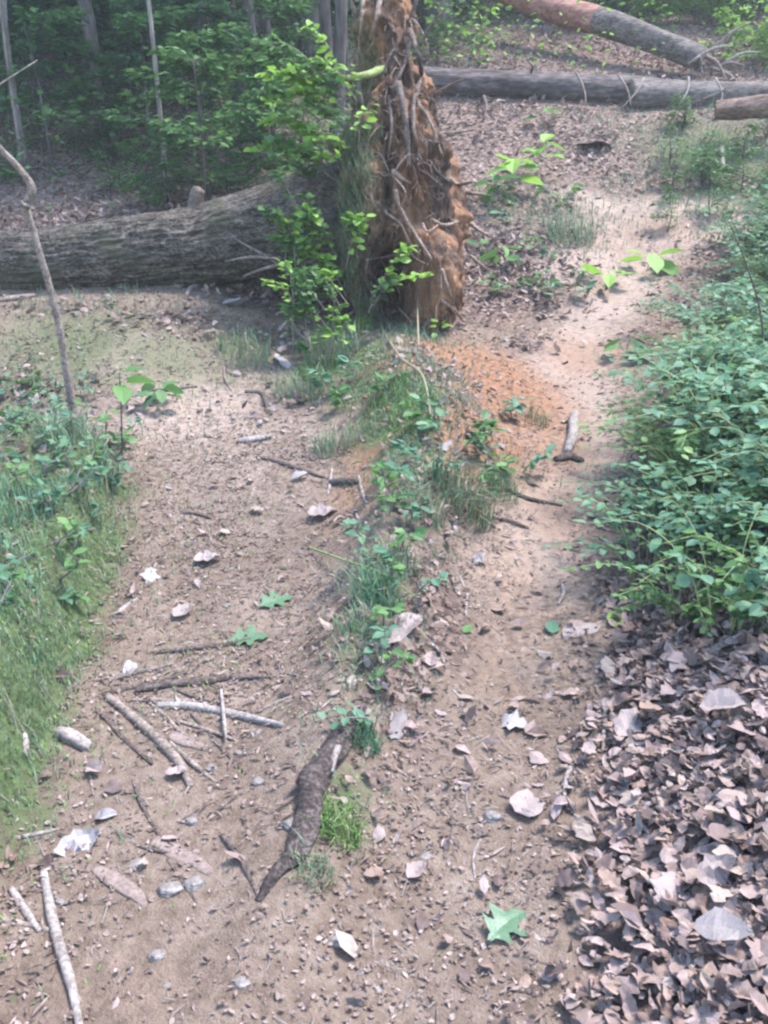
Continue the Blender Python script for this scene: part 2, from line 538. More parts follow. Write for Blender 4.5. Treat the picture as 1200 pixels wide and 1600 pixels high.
def mat_plate():
    m, t, N, Lk = newmat('root_plate_clay')
    tc = N.new('ShaderNodeTexCoord')
    mp = N.new('ShaderNodeMapping'); mp.inputs['Scale'].default_value = (1.6, 1.6, .45); Lk.new(tc.outputs['Object'], mp.inputs['Vector'])
    a = N.new('ShaderNodeTexNoise'); a.inputs['Scale'].default_value = 3.2; a.inputs['Detail'].default_value = 5; Lk.new(mp.outputs[0], a.inputs['Vector'])
    b_ = N.new('ShaderNodeTexNoise'); b_.inputs['Scale'].default_value = 24; b_.inputs['Detail'].default_value = 6; b_.inputs['Roughness'].default_value = .7; Lk.new(mp.outputs[0], b_.inputs['Vector'])
    r1 = ramp(N, [(.02, .013, .010), (.12, .06, .031), (.33, .155, .07), (.33, .215, .14)], [.36, .46, .58, .72]); Lk.new(a.outputs['Fac'], r1.inputs[0])
    r2 = ramp(N, [(.028, .018, .014), (.13, .08, .055), (.30, .225, .18)], [.36, .5, .66]); Lk.new(b_.outputs['Fac'], r2.inputs[0])
    mx = N.new('ShaderNodeMix'); mx.data_type = 'RGBA'; mx.inputs['Factor'].default_value = .4
    Lk.new(r1.outputs[0], mx.inputs['A']); Lk.new(r2.outputs[0], mx.inputs['B'])
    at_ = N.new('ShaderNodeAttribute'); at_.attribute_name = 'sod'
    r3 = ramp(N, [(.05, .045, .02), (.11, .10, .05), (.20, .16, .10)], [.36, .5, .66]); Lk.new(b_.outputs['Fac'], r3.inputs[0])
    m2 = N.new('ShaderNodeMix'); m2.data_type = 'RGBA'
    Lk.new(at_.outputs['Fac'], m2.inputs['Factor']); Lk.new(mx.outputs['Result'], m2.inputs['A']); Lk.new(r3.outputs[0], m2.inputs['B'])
    p = N.new('ShaderNodeBsdfPrincipled'); p.inputs['Roughness'].default_value = .95; p.inputs['Specular IOR Level'].default_value = .15
    Lk.new(m2.outputs['Result'], p.inputs['Base Color'])
    bu = N.new('ShaderNodeBump'); bu.inputs['Strength'].default_value = .9; bu.inputs['Distance'].default_value = .05
    Lk.new(b_.outputs['Fac'], bu.inputs['Height']); Lk.new(bu.outputs[0], p.inputs['Normal'])
    o = N.new('ShaderNodeOutputMaterial'); Lk.new(p.outputs[0], o.inputs[0])
    return m


M = {}
M['ground'] = mat_ground()
M['plate'] = mat_plate()
M['dead'] = mat_leaf('dead_leaf', [(.065, .045, .04), (.12, .083, .072), (.185, .135, .118), (.215, .16, .146), (.23, .18, .166), (.20, .14, .11), (.155, .105, .082), (.25, .20, .165), (.08, .054, .047)], trans=.12, rough=.7, spec=.2)
M['matted'] = mat_leaf('matted_leaf', [(.13, .092, .08), (.17, .122, .105), (.21, .158, .14), (.16, .108, .09), (.24, .185, .168)], trans=.1, rough=.8, spec=.15)
M['dead_pale'] = mat_leaf('dead_leaf_pale', [(.185, .163, .158), (.24, .215, .21), (.15, .128, .12)], trans=.1, rough=.6)
M['dead_tan'] = mat_leaf('dead_leaf_tan', [(.165, .127, .115), (.205, .162, .148), (.14, .106, .094)], trans=.1, rough=.6)
M['crumb'] = mat_leaf('crumb', [(.085, .06, .048), (.12, .085, .068), (.15, .11, .09), (.18, .135, .115), (.22, .175, .155), (.14, .10, .08), (.10, .07, .056)], trans=0, rough=.8, spec=.2)
M['green'] = mat_leaf('leaf_green', [(.045, .11, .03), (.07, .15, .045), (.095, .19, .05), (.06, .12, .05)], trans=.4)
M['bluegreen'] = mat_leaf('leaf_blue_green', [(.045, .11, .06), (.07, .155, .09), (.095, .185, .115), (.08, .165, .075), (.11, .20, .10)], trans=.4, spec=.25, rough=.55)
M['lime'] = mat_leaf('leaf_lime', [(.12, .24, .04), (.17, .31, .05), (.22, .36, .07), (.14, .26, .06)], trans=.45)
M['yellowgreen'] = mat_leaf('leaf_yellow_green', [(.08, .17, .055), (.105, .20, .065), (.135, .235, .075), (.17, .24, .09)], trans=.45)
M['forest'] = mat_leaf('leaf_forest', [(.036, .085, .042), (.055, .12, .055), (.08, .165, .062), (.12, .215, .068)], trans=.5)
M['grass'] = mat_leaf('grass_blade', [(.06, .12, .06), (.09, .165, .09), (.12, .19, .105), (.19, .19, .12), (.08, .15, .085)], trans=.3)
M['straw'] = mat_leaf('dry_grass', [(.19, .16, .10), (.25, .21, .135), (.15, .125, .08)], trans=.2)
M['moss'] = mat_leaf('moss', [(.06, .115, .03), (.09, .16, .04), (.13, .205, .055)], trans=.2, rough=.8)
M['log'] = mat_bark('log_bark', [(.010, .008, .006), (.03, .024, .019), (.066, .054, .043), (.12, .104, .087)], 11, (.8, 1.5, 1.5), 1.0, (.042, .042, .024))
M['farlog'] = mat_bark('far_log_bark', [(.022, .017, .016), (.052, .041, .039), (.12, .098, .092)], 5, (.4, 1.4, 1.4), .8)
M['farlog2'] = mat_bark('weathered_log_bark', [(.035, .028, .025), (.085, .07, .062), (.15, .128, .115)], 6, (.5, 1.4, 1.4), .9)
M['redlog'] = mat_bark('bare_log_wood', [(.10, .045, .034), (.19, .09, .068), (.27, .16, .13)], 4, (.4, 1.4, 1.4), .5)
M['rotlog'] = mat_bark('rotten_log', [(.05, .03, .022), (.11, .07, .052), (.18, .125, .10)], 6, (.5, 1.4, 1.4), .8)
M['trunk'] = mat_bark('trunk_bark', [(.022, .018, .016), (.055, .045, .04), (.10, .085, .076)], 6, (1, 1, .2), .8)
M['trunk_pale'] = mat_bark('trunk_bark_pale', [(.07, .06, .05), (.13, .112, .095), (.19, .165, .14)], 6, (1, 1, .2), .6)
M['stem'] = mat_bark('stem_bark', [(.06, .05, .043), (.115, .10, .088), (.19, .165, .147)], 18, (1, 1, .3), .5, dist=.006)
M['stick'] = mat_bark('stick_bark', [(.06, .046, .038), (.125, .098, .08), (.21, .17, .145)], 20, (1, 1, 1), .6, dist=.006)
M['stick_pale'] = mat_bark('stick_pale', [(.09, .074, .064), (.165, .14, .125), (.25, .22, .20)], 22, (1, 1, 1), .5, dist=.005)
M['stick_dark'] = mat_bark('stick_dark', [(.025, .018, .016), (.058, .044, .037), (.12, .094, .08)], 24, (1, 1, 1), .8, dist=.01)
M['bark_slab'] = mat_bark('bark_slab', [(.085, .06, .05), (.13, .097, .083), (.17, .13, .113)], 22, (1, 1, 1), .6, dist=.006)
M['root'] = mat_bark('root_skin', [(.075, .05, .038), (.15, .105, .08), (.26, .20, .165)], 16, (1, 1, 1), .5, dist=.006)
M['root_dark'] = mat_bark('root_dark', [(.035, .027, .024), (.08, .06, .05), (.16, .115, .09)], 16, (1, 1, 1), .6, dist=.01)
M['wet_root'] = mat_bark('wet_root', [(.012, .009, .008), (.035, .026, .023), (.085, .066, .058)], 24, (1, 1, 1), .9, dist=.01)
M['stone'] = mat_bark('stone', [(.085, .074, .066), (.14, .122, .11), (.20, .178, .162)], 14, (1, 1, 1), .4, dist=.005)
M['greenstem'] = mat_leaf('green_stem', [(.13, .17, .06), (.18, .20, .09)], trans=0)

# ------------------------------------------------------------------ ground sheet
def grow(a, step, lim, k=1.18):
    out, s = [], step
    while a < lim:
        s *= k; a += s; out.append(a)
    return out

xf = np.arange(-3.0, 3.4, .024)
xs = np.array([-v for v in grow(3.0, .024, 90)][::-1] + list(xf) + grow(xf[-1], .024, 90))
yf = np.concatenate([np.arange(.9, 8.5, .024), np.arange(8.5, 14, .05)])
ys = np.array([-v for v in grow(-.9, .024, 16)][::-1] + list(yf) + grow(yf[-1], .05, 115))
GX, GY = np.meshgrid(xs, ys)
GZ = H(GX, GY)
nx, ny = len(xs), len(ys)


def blobs(x, y, L):
    """soft patches: (px, py, rx, ry in metres, strength) given where they lie in the photograph"""
    v = np.zeros_like(x)
    for px, py, rx, ry, s in L:
        p = at(px, py)
        v = np.maximum(v, s * np.exp(-((x - p.x) / rx) ** 2 - ((y - p.y) / ry) ** 2))
    return v


CLAY = [(740, 590, .6, .9, 1.1), (690, 640, .4, .7, 1.0), (800, 620, .5, .9, .9), (760, 610, .55, .9, .95), (860, 700, .35, .6, .6), (880, 800, .3, .6, .45), (760, 680, .4, .5, .8), (830, 650, .35, .5, .7), (640, 560, .5, .4, .9), (590, 690, .22, .9, .75), (560, 770, .25, .6, .55),
        (700, 560, .6, .4, 1.0), (780, 480, .3, .5, .6), (800, 900, .3, .6, .35), (960, 370, .8, .9, .35), (1060, 355, .9, .7, .35), (900, 560, .5, .8, .5), (780, 1060, .25, .4, .3), (930, 440, .4, .8, .35), (200, 1560, .4, .3, .25), (880, 600, .4, 1., .35)]
MOSS = [(110, 780, .65, .9, 1.0), (60, 950, .6, .6, 1.0), (40, 1150, .35, .45, 1.0), (90, 1250, .2, .3, .75), (20, 1480, .15, .2, .5), (150, 700, .5, .6, .9), (30, 1330, .16, .3, .6), (230, 900, .25, .3, .5),
        (250, 560, .9, .7, .55), (100, 540, 1.0, .9, .6), (380, 540, .5, .5, .6), (560, 560, .3, .5, .9), (620, 640, .28, .45, 1.1), (560, 610, .25, .3, .8), (640, 700, .25, .3, .8), (600, 900, .12, .35, .7), (500, 580, .3, .5, .7),
        (560, 1000, .12, .4, .55), (540, 1260, .1, .2, .7), (240, 1140, .2, .15, .45), (1130, 240, 1.5, 1.4, .62), (1190, 300, 1.0, 1.0, .6), (860, 340, .7, .7, .45), (780, 330, .5, .7, .45), (650, 740, .3, .4, .6)]
def f_clay(x, y): return blobs(x, y, CLAY)
def f_moss(x, y):
    e = sm(-.16, .14, np.interp(y, *XL) + .10 * noise2(x * 1.3, y * 2.2, 3) + .16 * fbm2(x * 5, y * 5, 141, 3) - x)
    near = sm(-.55, -.75, x) * sm(5.4, 4.8, y)
    return blobs(x, y, MOSS) * (1 - near * (1 - (.32 + .78 * e)))


BR = [at(a, b) for a, b in ((930, 420), (985, 372), (1060, 348), (1140, 338), (1230, 330))]
def branch(x, y):
    d = np.full(np.shape(x), 1e9)
    for p, q in zip(BR[:-1], BR[1:]):
        t = np.clip(((x - p.x) * (q.x - p.x) + (y - p.y) * (q.y - p.y)) / ((q.x - p.x) ** 2 + (q.y - p.y) ** 2), 0, 1)
        d = np.minimum(d, np.hypot(x - p.x - t * (q.x - p.x), y - p.y - t * (q.y - p.y)))
    return np.exp(-(d / .62) ** 4)


def f_litter(x, y):
    xr = np.interp(y, *XR)
    v = .95 * sm(-.12, .12, x - xr) * sm(9, 6, y)
    path = np.exp(-(rdist(x, y) / .55) ** 2) * sm(11.5, 10, y)
    v = np.maximum(v, .8 * sm(6.9, 7.8, y) * (1 - path))
    v = np.maximum(v, blobs(x, y, LITTER))
    return v * (1 - .95 * branch(x, y))


LITTER = [(420, 470, .9, .3, .9), (250, 500, .5, .25, .75), (820, 440, .7, .8, .9), (770, 400, .6, .7, .8), (950, 230, 1.2, 1.2, .85), (680, 950, .2, .5, .7), (620, 1040, .2, .35, .75),
          (320, 770, .25, .3, .4), (660, 1150, .15, .3, .45), (60, 700, .5, .3, .5), (820, 540, .3, .3, .6), (60, 620, .7, .3, .5), (480, 540, .5, .3, .6), (150, 860, .3, .25, .4), (100, 480, .8, .25, .5), (440, 640, .4, .3, .5)]
cl, mo, li = f_clay(GX, GY), f_moss(GX, GY), f_litter(GX, GY)
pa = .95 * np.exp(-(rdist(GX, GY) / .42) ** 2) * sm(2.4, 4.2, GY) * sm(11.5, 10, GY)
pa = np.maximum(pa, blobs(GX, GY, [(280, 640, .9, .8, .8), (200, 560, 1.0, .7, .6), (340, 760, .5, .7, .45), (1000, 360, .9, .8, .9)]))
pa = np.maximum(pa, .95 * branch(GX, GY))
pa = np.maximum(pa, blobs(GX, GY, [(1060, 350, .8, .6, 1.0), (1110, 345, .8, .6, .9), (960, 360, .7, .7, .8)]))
V = np.stack([GX, GY, GZ], -1).reshape(-1, 3)
i = np.arange(ny - 1)[:, None] * nx; j = np.arange(nx - 1)[None]
Q = np.stack([i + j, i + j + 1, i + nx + j + 1, i + nx + j], -1).reshape(-1, 4)
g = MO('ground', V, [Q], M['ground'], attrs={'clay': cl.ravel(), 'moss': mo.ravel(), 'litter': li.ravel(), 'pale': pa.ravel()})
setp(g, 'forest hillside of trodden brown earth, orange clay, moss and leaf litter', kind='structure')

# ------------------------------------------------------------------ uprooted tree: trunk, root plate, roots
LV = [(-60, 592, 606, .06), (-20, 582, 624, .14), (40, 572, 640, .28), (120, 562, 660, .46), (200, 550, 682, .66), (290, 536, 702, .85), (370, 532, 710, .95), (440, 542, 708, .95), (500, 567, 712, .85), (545, 612, 712, .7), (600, 628, 706, .6)]
YC = 7.75
lev = []
for py, l, r, b in LV:
    cy = YC - .05
    yn = cy - b * .6
    a, c = pt(l, py, yn), pt(r, py, yn)
    lev.append((a.z, (a.x + c.x) / 2, (c.x - a.x) / 2, cy, b))
lev = np.array(lev[::-1])


def plate_at(z):
    return [np.interp(z, lev[:, 0], lev[:, k]) for k in (1, 2, 3, 4)]


base_pt = Vector((float(plate_at(1.0)[0]), YC, gz(float(plate_at(1.0)[0]), YC)))
tree = E('uprooted_tree', 'uprooted tree lying left with its tall orange clay root plate standing on edge', 'fallen tree', base_pt)
nz_, na_ = 230, 260
zz = np.linspace(lev[0, 0], lev[-1, 0], nz_)[:, None] * np.ones((1, na_))
th = np.linspace(0, 2 * math.pi, na_, endpoint=False)[None] * np.ones((nz_, 1))
cx, a_, cy_, b_ = plate_at(zz)
cs, sn = np.cos(th), np.sin(th)
ex = .8
X = cx + a_ * np.sign(cs) * np.abs(cs) ** ex
Y = cy_ + b_ * np.sign(sn) * np.abs(sn) ** ex
n_big = fbm3(X * 2.2, Y * 2.2, zz * 1.6, 5, 4)
n_str = np.abs(fbm3(X * 7, Y * 7, zz * 1.5, 9, 3))
n_fine = fbm3(X * 16, Y * 16, zz * 9, 13, 3)
n_ledge = noise3(X * 3.0, Y * 3.0, zz * 4.2 + .8 * n_big, 17)
n_ledge = np.round(n_ledge * 3) / 3 * .7 + n_ledge * .3
disp = .22 * n_big - .30 * n_str + .10 * n_fine + .13 * n_ledge + .06
cav = pt(612, 450, YC - .8)
dc = np.exp(-(((X - cav.x) / .17) ** 2 + ((zz - cav.z) / .30) ** 2 + ((Y - (YC - .85)) / .5) ** 2))
cav2 = pt(655, 330, YC - .8)
dc2 = np.exp(-(((X - cav2.x) / .14) ** 2 + ((zz - cav2.z) / .2) ** 2 + ((Y - (YC - .8)) / .5) ** 2))
fade = sm(lev[-1, 0], lev[-1, 0] - .8, zz) * .7 + .3
disp = disp * fade
X = X + disp * cs * 1.0
Y = Y + disp * sn * 1.0 + 1.35 * dc * sm(.3, -.3, sn) + .3 * dc2 * sm(.3, -.3, sn)
Z = zz + .05 * n_big * fade
V = np.stack([X, Y, Z], -1).reshape(-1, 3)
i = np.arange(nz_ - 1)[:, None] * na_; j = np.arange(na_)[None]; j2 = (j + 1) % na_
Q = np.stack([i + j, i + j2, i + na_ + j2, i + na_ + j], -1).reshape(-1, 4)
V = np.vstack([V, [[X[-1].mean(), Y[-1].mean(), Z[-1].mean() + .05]]])
jj = np.arange(na_)
T = np.stack([(nz_ - 1) * na_ + jj, (nz_ - 1) * na_ + (jj + 1) % na_, np.full(na_, len(V) - 1)], 1)
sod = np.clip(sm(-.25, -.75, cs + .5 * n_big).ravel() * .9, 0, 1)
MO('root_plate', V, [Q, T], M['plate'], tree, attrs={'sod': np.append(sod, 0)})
plate_pts = V.copy()


def on_plate(px, py, off=.02):
    """point of the plate's near face seen there"""
    cand = plate_pts
    d = ray(px, py); dn = np.array(d) / d.length
    rel = cand - np.array([0, 0, CAM_Z])
    along = rel @ dn
    perp = np.linalg.norm(rel - along[:, None] * dn, axis=1)
    ok = perp < .035
    if not ok.any():
        return pt(px, py, YC - .5)
    k = np.argmin(np.where(ok, along, 1e9))
    t = along[k] - off
    return Vector(tuple(np.array([0, 0, CAM_Z]) + dn * t))


# the trunk, heavy ridged bark
tp = [(-1500, 520, 468, 9.0), (-700, 405, 480, 8.2), (0, 362, 466, 7.55), (120, 350, 460, 7.5), (240, 335, 450, 7.5), (320, 322, 444, 7.55), (390, 302, 440, 7.6), (450, 280, 446, 7.65), (520, 258, 456, 7.7), (570, 248, 462, 7.72)]
tp[0] = (-1500, 400, 475, 8.6); tp[1] = (-700, 385, 472, 8.0)
P, R = [], []
for px, t_, b_2, Yv in tp:
    p1, p2 = pt(px, t_, Yv), pt(px, b_2, Yv)
    P.append((p1 + p2) / 2); R.append((p1 - p2).length / 2)
n = 420; sides = 150
PP = catmull([tuple(p) for p in P], n)
u_ = np.linspace(0, len(P) - 1, n)
RR = np.interp(u_, np.arange(len(P)), R)
Tg = np.gradient(PP, axis=0); Tg /= np.linalg.norm(Tg, axis=1)[:, None]
A = np.cross(Tg, [0, 0, 1.]); A /= np.linalg.norm(A, axis=1)[:, None]; B = np.cross(A, Tg)
th = np.linspace(0, 2 * math.pi, sides, endpoint=False)
Ls = np.concatenate([[0], np.cumsum(np.linalg.norm(np.diff(PP, axis=0), axis=1))])
ca, sa = np.cos(th)[None], np.sin(th)[None]
wv = .8 * noise3(ca * 2, sa * 2, Ls[:, None] * 1.2, 3)
ridge_ = 1 - np.abs(fbm3(ca * 6 + wv, sa * 6 + wv, Ls[:, None] * 1.9, 51, 3)) * 2.4
big = fbm3(ca * 1.1, sa * 1.1, Ls[:, None] * .7, 61, 2)
plates = np.abs(fbm3(ca * 11 + .6 * wv, sa * 11 + .6 * wv, Ls[:, None] * 3.6, 81, 2))
rr = RR[:, None] * (1 + .07 * big) + .016 * (ridge_ - .6) - .022 * np.clip(.22 - plates, 0, 1) / .22 + .016 * fbm3(ca * 18, sa * 18, Ls[:, None] * 12, 71, 2)
V = (PP[:, None] + rr[..., None] * (ca[..., None] * A[:, None] + sa[..., None] * B[:, None])).reshape(-1, 3)
i = np.arange(n - 1)[:, None] * sides; j = np.arange(sides)[None]; j2 = (j + 1) % sides
MO('trunk', V, [np.stack([i + j, i + j2, i + sides + j2, i + sides + j], -1).reshape(-1, 4)], M['log'], tree)
# a snapped-off branch with its hollow on top of the trunk
s0 = pt(305, 330, 7.55)
V, F = tube([s0, s0 + Vector((.02, -.02, .10)), s0 + Vector((.05, -.03, .17))], [.075, .06, .05], 12, .25, 4, 8)
MO('branch_stub', V, F, M['root_dark'], tree)
s0 = pt(455, 425, 7.2)
for q in ([(452, 424), (415, 400), (372, 376)], [(440, 412), (400, 424), (380, 432)], [(440, 404), (390, 402), (352, 408)]):
    V, F = tube([pt(a, b, 7.15 + .04 * k) for k, (a, b) in enumerate(q)], [.016, .012, .006], 7, .2, 3, 12)
    MO('root', V, F, M['stick'], tree)

# roots over the face of the plate
ROOTS = [([(618, 296), (622, 318), (634, 342), (650, 368), (674, 404)], 3.6, 'root'), ([(612, 268), (624, 276), (642, 288)], 5, 'root'),
         ([(640, 45), (655, 92), (658, 118), (646, 160), (648, 215), (660, 262), (690, 290)], 4.2, 'root_dark'), ([(622, 130), (632, 175), (636, 215), (640, 262)], 6, 'root_dark'),
         ([(568, -18), (566, 25), (562, 66), (560, 100)], 3.5, 'root'), ([(595, -25), (590, 20), (578, 62)], 4.5, 'root'), ([(574, 404), (571, 430), (576, 452), (592, 472)], 3.4, 'root'),
         ([(640, 405), (622, 398), (598, 402), (572, 406)], 2.2, 'root'), ([(630, 380), (648, 402), (664, 412)], 2, 'root'), ([(700, 278), (716, 288), (738, 284)], 4, 'root'),
         ([(676, 345), (694, 352), (716, 346)], 3.5, 'root'), ([(660, 350), (668, 362), (684, 352)], 2.5, 'root'), ([(690, 470), (712, 486), (722, 500), (732, 516)], 2.8, 'root'),
         ([(600, 330), (625, 350), (640, 380), (656, 398)], 2.4, 'root'), ([(622, 480), (640, 500), (650, 522)], 2.2, 'root'), ([(560, 120), (566, 160), (572, 200)], 3, 'root_dark'),
         ([(652, 160), (672, 190), (690, 240)], 3, 'root'), ([(608, 150), (612, 200), (606, 250)], 3, 'root_dark'), ([(690, 420), (700, 450), (712, 486)], 3, 'root'), ([(640, 60), (632, 100), (612, 140)], 3.5, 'root_dark')]
for q, wpx, mt in ROOTS:
    PPt = [on_plate(a, b, .03 + .02 * random.random()) for a, b in q]
    r0 = wpx * mpp(PPt[0])
    V, F = tube(PPt, [r0, r0 * .85, r0 * .45], 8, .25, random.randint(0, 99), 20)
    MO('root', V, F, M[mt], tree)
# ragged spikes of broken roots along the top edge and right rim
for a, b, dx, dz, wpx in [(600, 10, -.05, .45, 4), (585, 15, -.12, .4, 3.5), (560, 40, -.22, .5, 3), (622, 20, .02, .35, 5), (640, 40, .12, .3, 4), (655, 70, .2, .22, 3), (678, 150, .22, .1, 3), (700, 210, .2, .02, 3), (725, 300, .2, -.03, 3), (736, 350, .16, -.1, 3), (735, 400, .18, -.12, 2.5), (548, 130, -.25, .12, 3)]:
    p = on_plate(a, b, -.06)
    r0 = wpx * mpp(p)
    V, F = tube([p, p + Vector((dx * .5, -.08, dz * .6)), p + Vector((dx, -.1 - .1 * random.random(), dz))], [r0 * 1.3, r0 * .8, r0 * .3], 7, .3, random.randint(0, 99), 14)
    MO('root', V, F, M['root'] if b > 100 else M['root_dark'], tree)
# middling roots hanging free of the face
for k in range(24):
    py = random.uniform(20, 520)
    l = np.interp(py, [v[0] for v in LV], [v[1] for v in LV]); r = np.interp(py, [v[0] for v in LV], [v[2] for v in LV])
    px = random.uniform(l + 28, r + 4)
    p = on_plate(px, py, .0)
    ln = random.uniform(.12, .42)
    sw = random.gauss(0, .5)
    q = [p + Vector((0, .03, 0)), p + Vector((sw * ln * .3, -.05, -.05 * ln)), p + Vector((sw * ln * .7, -.07 - .05 * random.random(), -ln * .5)), p + Vector((sw * ln * .6 + random.gauss(0, .04), -.05, -ln))]
    r0 = random.uniform(.004, .009)
    V, F = tube(q, [r0, r0 * .9, r0 * .6, r0 * .25], 6, .25, k, 14)
    MO('root', V, F, M[random.choice(['root', 'root', 'root_dark'])], tree)
# the mat of fine rootlets
bag = Bag()
for k in range(480):
    px, py = random.uniform(565, 735), random.uniform(10, 540)
    l = np.interp(py, [v[0] for v in LV], [v[1] for v in LV]); r = np.interp(py, [v[0] for v in LV], [v[2] for v in LV])
    if not l + 20 < px < r - 4: continue
    p = on_plate(px, py, .015)
    ln = random.uniform(.05, .2)
    q = p + Vector((random.gauss(.02, .06), random.uniform(-.09, -.01), -ln * random.uniform(.3, 1)))
    mid = (p + q) / 2 + Vector((random.gauss(0, .025), -.03, random.gauss(0, .02)))
    V, F = tube([p, mid, q], [random.uniform(.002, .005), .003, .001], 4, 0, 0, 6, cap=False)
    bag.add(V, F)
V, F, at_ = bag.out()
o = MO('rootlets', V, F, mat_bark('rootlet', [(.03, .022, .018), (.09, .06, .045), (.20, .15, .12)], 9, (1, 1, 1), .3), tree)
o['kind'] = 'stuff'

# clods of clay at the foot of the plate
for k in range(26):
    px, py = random.gauss(700, 60), random.uniform(545, 660)
    p = at(px, py)
    r0 = random.uniform(.008, .02)
    nn = 60
    V, F = tube([p + Vector((-r0, 0, .3 * r0)), p + Vector((-r0 * .5, 0, .5 * r0)), p + Vector((r0 * .5, 0, .5 * r0)), p + Vector((r0, 0, .3 * r0))], [r0 * .4, r0 * .9, r0 * .85, r0 * .35], 8, .3, k)
    o = MO('clay_clod', V, F, M['plate'], None, p, attrs={'sod': np.zeros(len(V))})
    setp(o, 'small orange clay clod crumbled at the foot of the root plate', 'clod', 'clay clods under the root plate')

# ------------------------------------------------------------------ logs uphill
def log_from(px_list, rough, seed, n, sides, Yoff=0):
    """(px, py top, py bottom): the log lies where its lower edge meets the hill"""
    P, R = [], []
    for px, t_, b_2, Yv in px_list:
        p1, p2 = pt(px, t_, Yv), pt(px, b_2, Yv)
        P.append((p1 + p2) / 2); R.append((p1 - p2).length / 2)
    return P, R, tube(P, R, sides, rough, seed, n)


P, R, (V, F) = log_from([(560, 96, 146, 13.0), (690, 107, 150, 13.0), (800, 110, 154, 13.0), (900, 114, 162, 12.95), (1000, 119, 170, 12.9), (1030, 124, 170, 12.9)], .07, 12, 120, 36)
flog = E('fallen_log', 'long dark fallen log lying across the slope right of the root plate', 'log', P[2])
MO('trunk', V, F, M['farlog'], flog)
for a, b, c, d, w_ in [(900, 112, 916, 166, 2), (966, 116, 986, 166, 2), (1006, 122, 972, 168, 2), (756, 150, 756, 186, 3.5), (830, 112, 826, 96, 3)]:
    p, q = pt(a, b, 12.66), pt(c, d, 12.3)
    V, F = tube([p, (p + q) / 2 + Vector((.03, -.03, 0)), q], [w_ * .007, w_ * .006, w_ * .004], 6, .2, 1, 10)
    MO('broken_branch', V, F, M['stick'] if a != 756 else M['root_dark'], flog)
P, R, (V, F) = log_from([(985, 124, 176, 12.7), (1060, 126, 170, 12.7), (1140, 128, 166, 12.75), (1290, 132, 172, 12.9), (1420, 140, 180, 13.1)], .10, 22, 90, 30)
l2 = E('fallen_log', 'shorter rotting grey log butted against the end of the long dark log', 'log', P[0])
MO('trunk', V, F, M['farlog2'], l2)
for a, b, c, d, w_ in [(1076, 120, 1060, 166, 2), (1118, 122, 1126, 166, 2), (1100, 154, 1136, 136, 2)]:
    p, q = pt(a, b, 12.45), pt(c, d, 12.2)
    V, F = tube([p, (p + q) / 2 + Vector((.04, -.03, 0)), q], [w_ * .007, w_ * .006, w_ * .004], 6, .2, 1, 10)
    MO('broken_branch', V, F, M['stick_pale'], l2)
P, R, (V, F) = log_from([(700, -60, -30, 15.6), (830, -18, 22, 15.0), (900, 0, 48, 14.7), (960, 18, 62, 14.4), (1030, 46, 86, 14.1), (1095, 74, 112, 13.8)], .08, 32, 110, 32)
l3 = E('leaning_log', 'reddish bare fallen trunk slanting down from the top edge behind the dark log', 'log', P[-1])
k = int(.50 * 110)
Vn = V
Q, T = F
cut = 55
MO('bare_wood', V, [Q[: cut * 32], T[:32]], M['redlog'], l3)
V2 = V.copy()
MO('barked_end', V2, [Q[cut * 32:], T[32:]], M['farlog2'], l3)
rngl = random.Random(5)
for k in range(12):
    p = P[-1] + Vector((rngl.uniform(-.2, .35), rngl.uniform(-.1, .1), rngl.uniform(-.12, .16)))
    q = p + Vector((rngl.uniform(-.2, .55), rngl.uniform(-.25, .05), rngl.uniform(-.55, .45)))
    V, F = tube([p, (p + q) / 2 + Vector((0, -.03, .06)), q], [.028, .022, .008], 6, .2, k, 9)
    MO('splinter', V, F, M['stick_pale'] if k % 2 else M['stick'], l3)
P, R, (V, F) = log_from([(1118, 158, 188, 11.6), (1160, 152, 187, 11.5), (1230, 143, 182, 11.4), (1330, 134, 178, 11.3)], .16, 42, 60, 24)
l4 = O('fallen_log', mesh('fallen_log', V - np.array(P[0]), F, M['rotlog']), None, P[0])
setp(l4, 'short reddish brown log end entering at the right edge below the grey log', 'log')
# a dead bough and an old stump in the shade behind the big trunk
P, R, (V, F) = log_from([(380, 136, 158, 14.5), (450, 134, 152, 14.5), (520, 130, 146, 14.5)], .12, 43, 40, 16)
setp(O('fallen_log', mesh('fallen_log', V - np.array(P[0]), F, M['trunk']), None, P[0]), 'small brown log lying in the shade left behind the root plate', 'log')
P, R, (V, F) = log_from([(-60, 196, 214, 14), (120, 190, 204, 14.2), (260, 196, 208, 14.4)], .12, 44, 40, 14)
setp(O('fallen_log', mesh('fallen_log', V - np.array(P[0]), F, M['trunk']), None, P[0]), 'thin dark log on the litter bank far left behind the big trunk', 'log')

# ------------------------------------------------------------------ standing trees
def crown_mesh(name, seed, h0, h1, rad, nl, size, mat):
    r = np.random.default_rng(seed)
    nc = 26
    cc = np.stack([r.normal(0, rad * .5, nc), r.normal(0, rad * .5, nc), r.uniform(h0, h1, nc)], -1)
    k = r.integers(0, nc, nl)
    P = cc[k] + r.normal(0, 1, (nl, 3)) * np.array([rad * .26, rad * .26, rad * .10])
    V, F, a = leafgeo(P, rotm(r.uniform(0, 6.3, nl), r.normal(0, .4, nl), r.normal(0, .5, nl)), size * r.uniform(.7, 1.3, nl), size * .62, T_QUAD, fold=.2)
    return mesh(name, V, F, mat, {'rnd': a}, smooth=False), cc


CROWNS = [crown_mesh('crown', s, 5.0, 11, 2.3, 520, .22, M['forest']) for s in (1, 2, 3)]


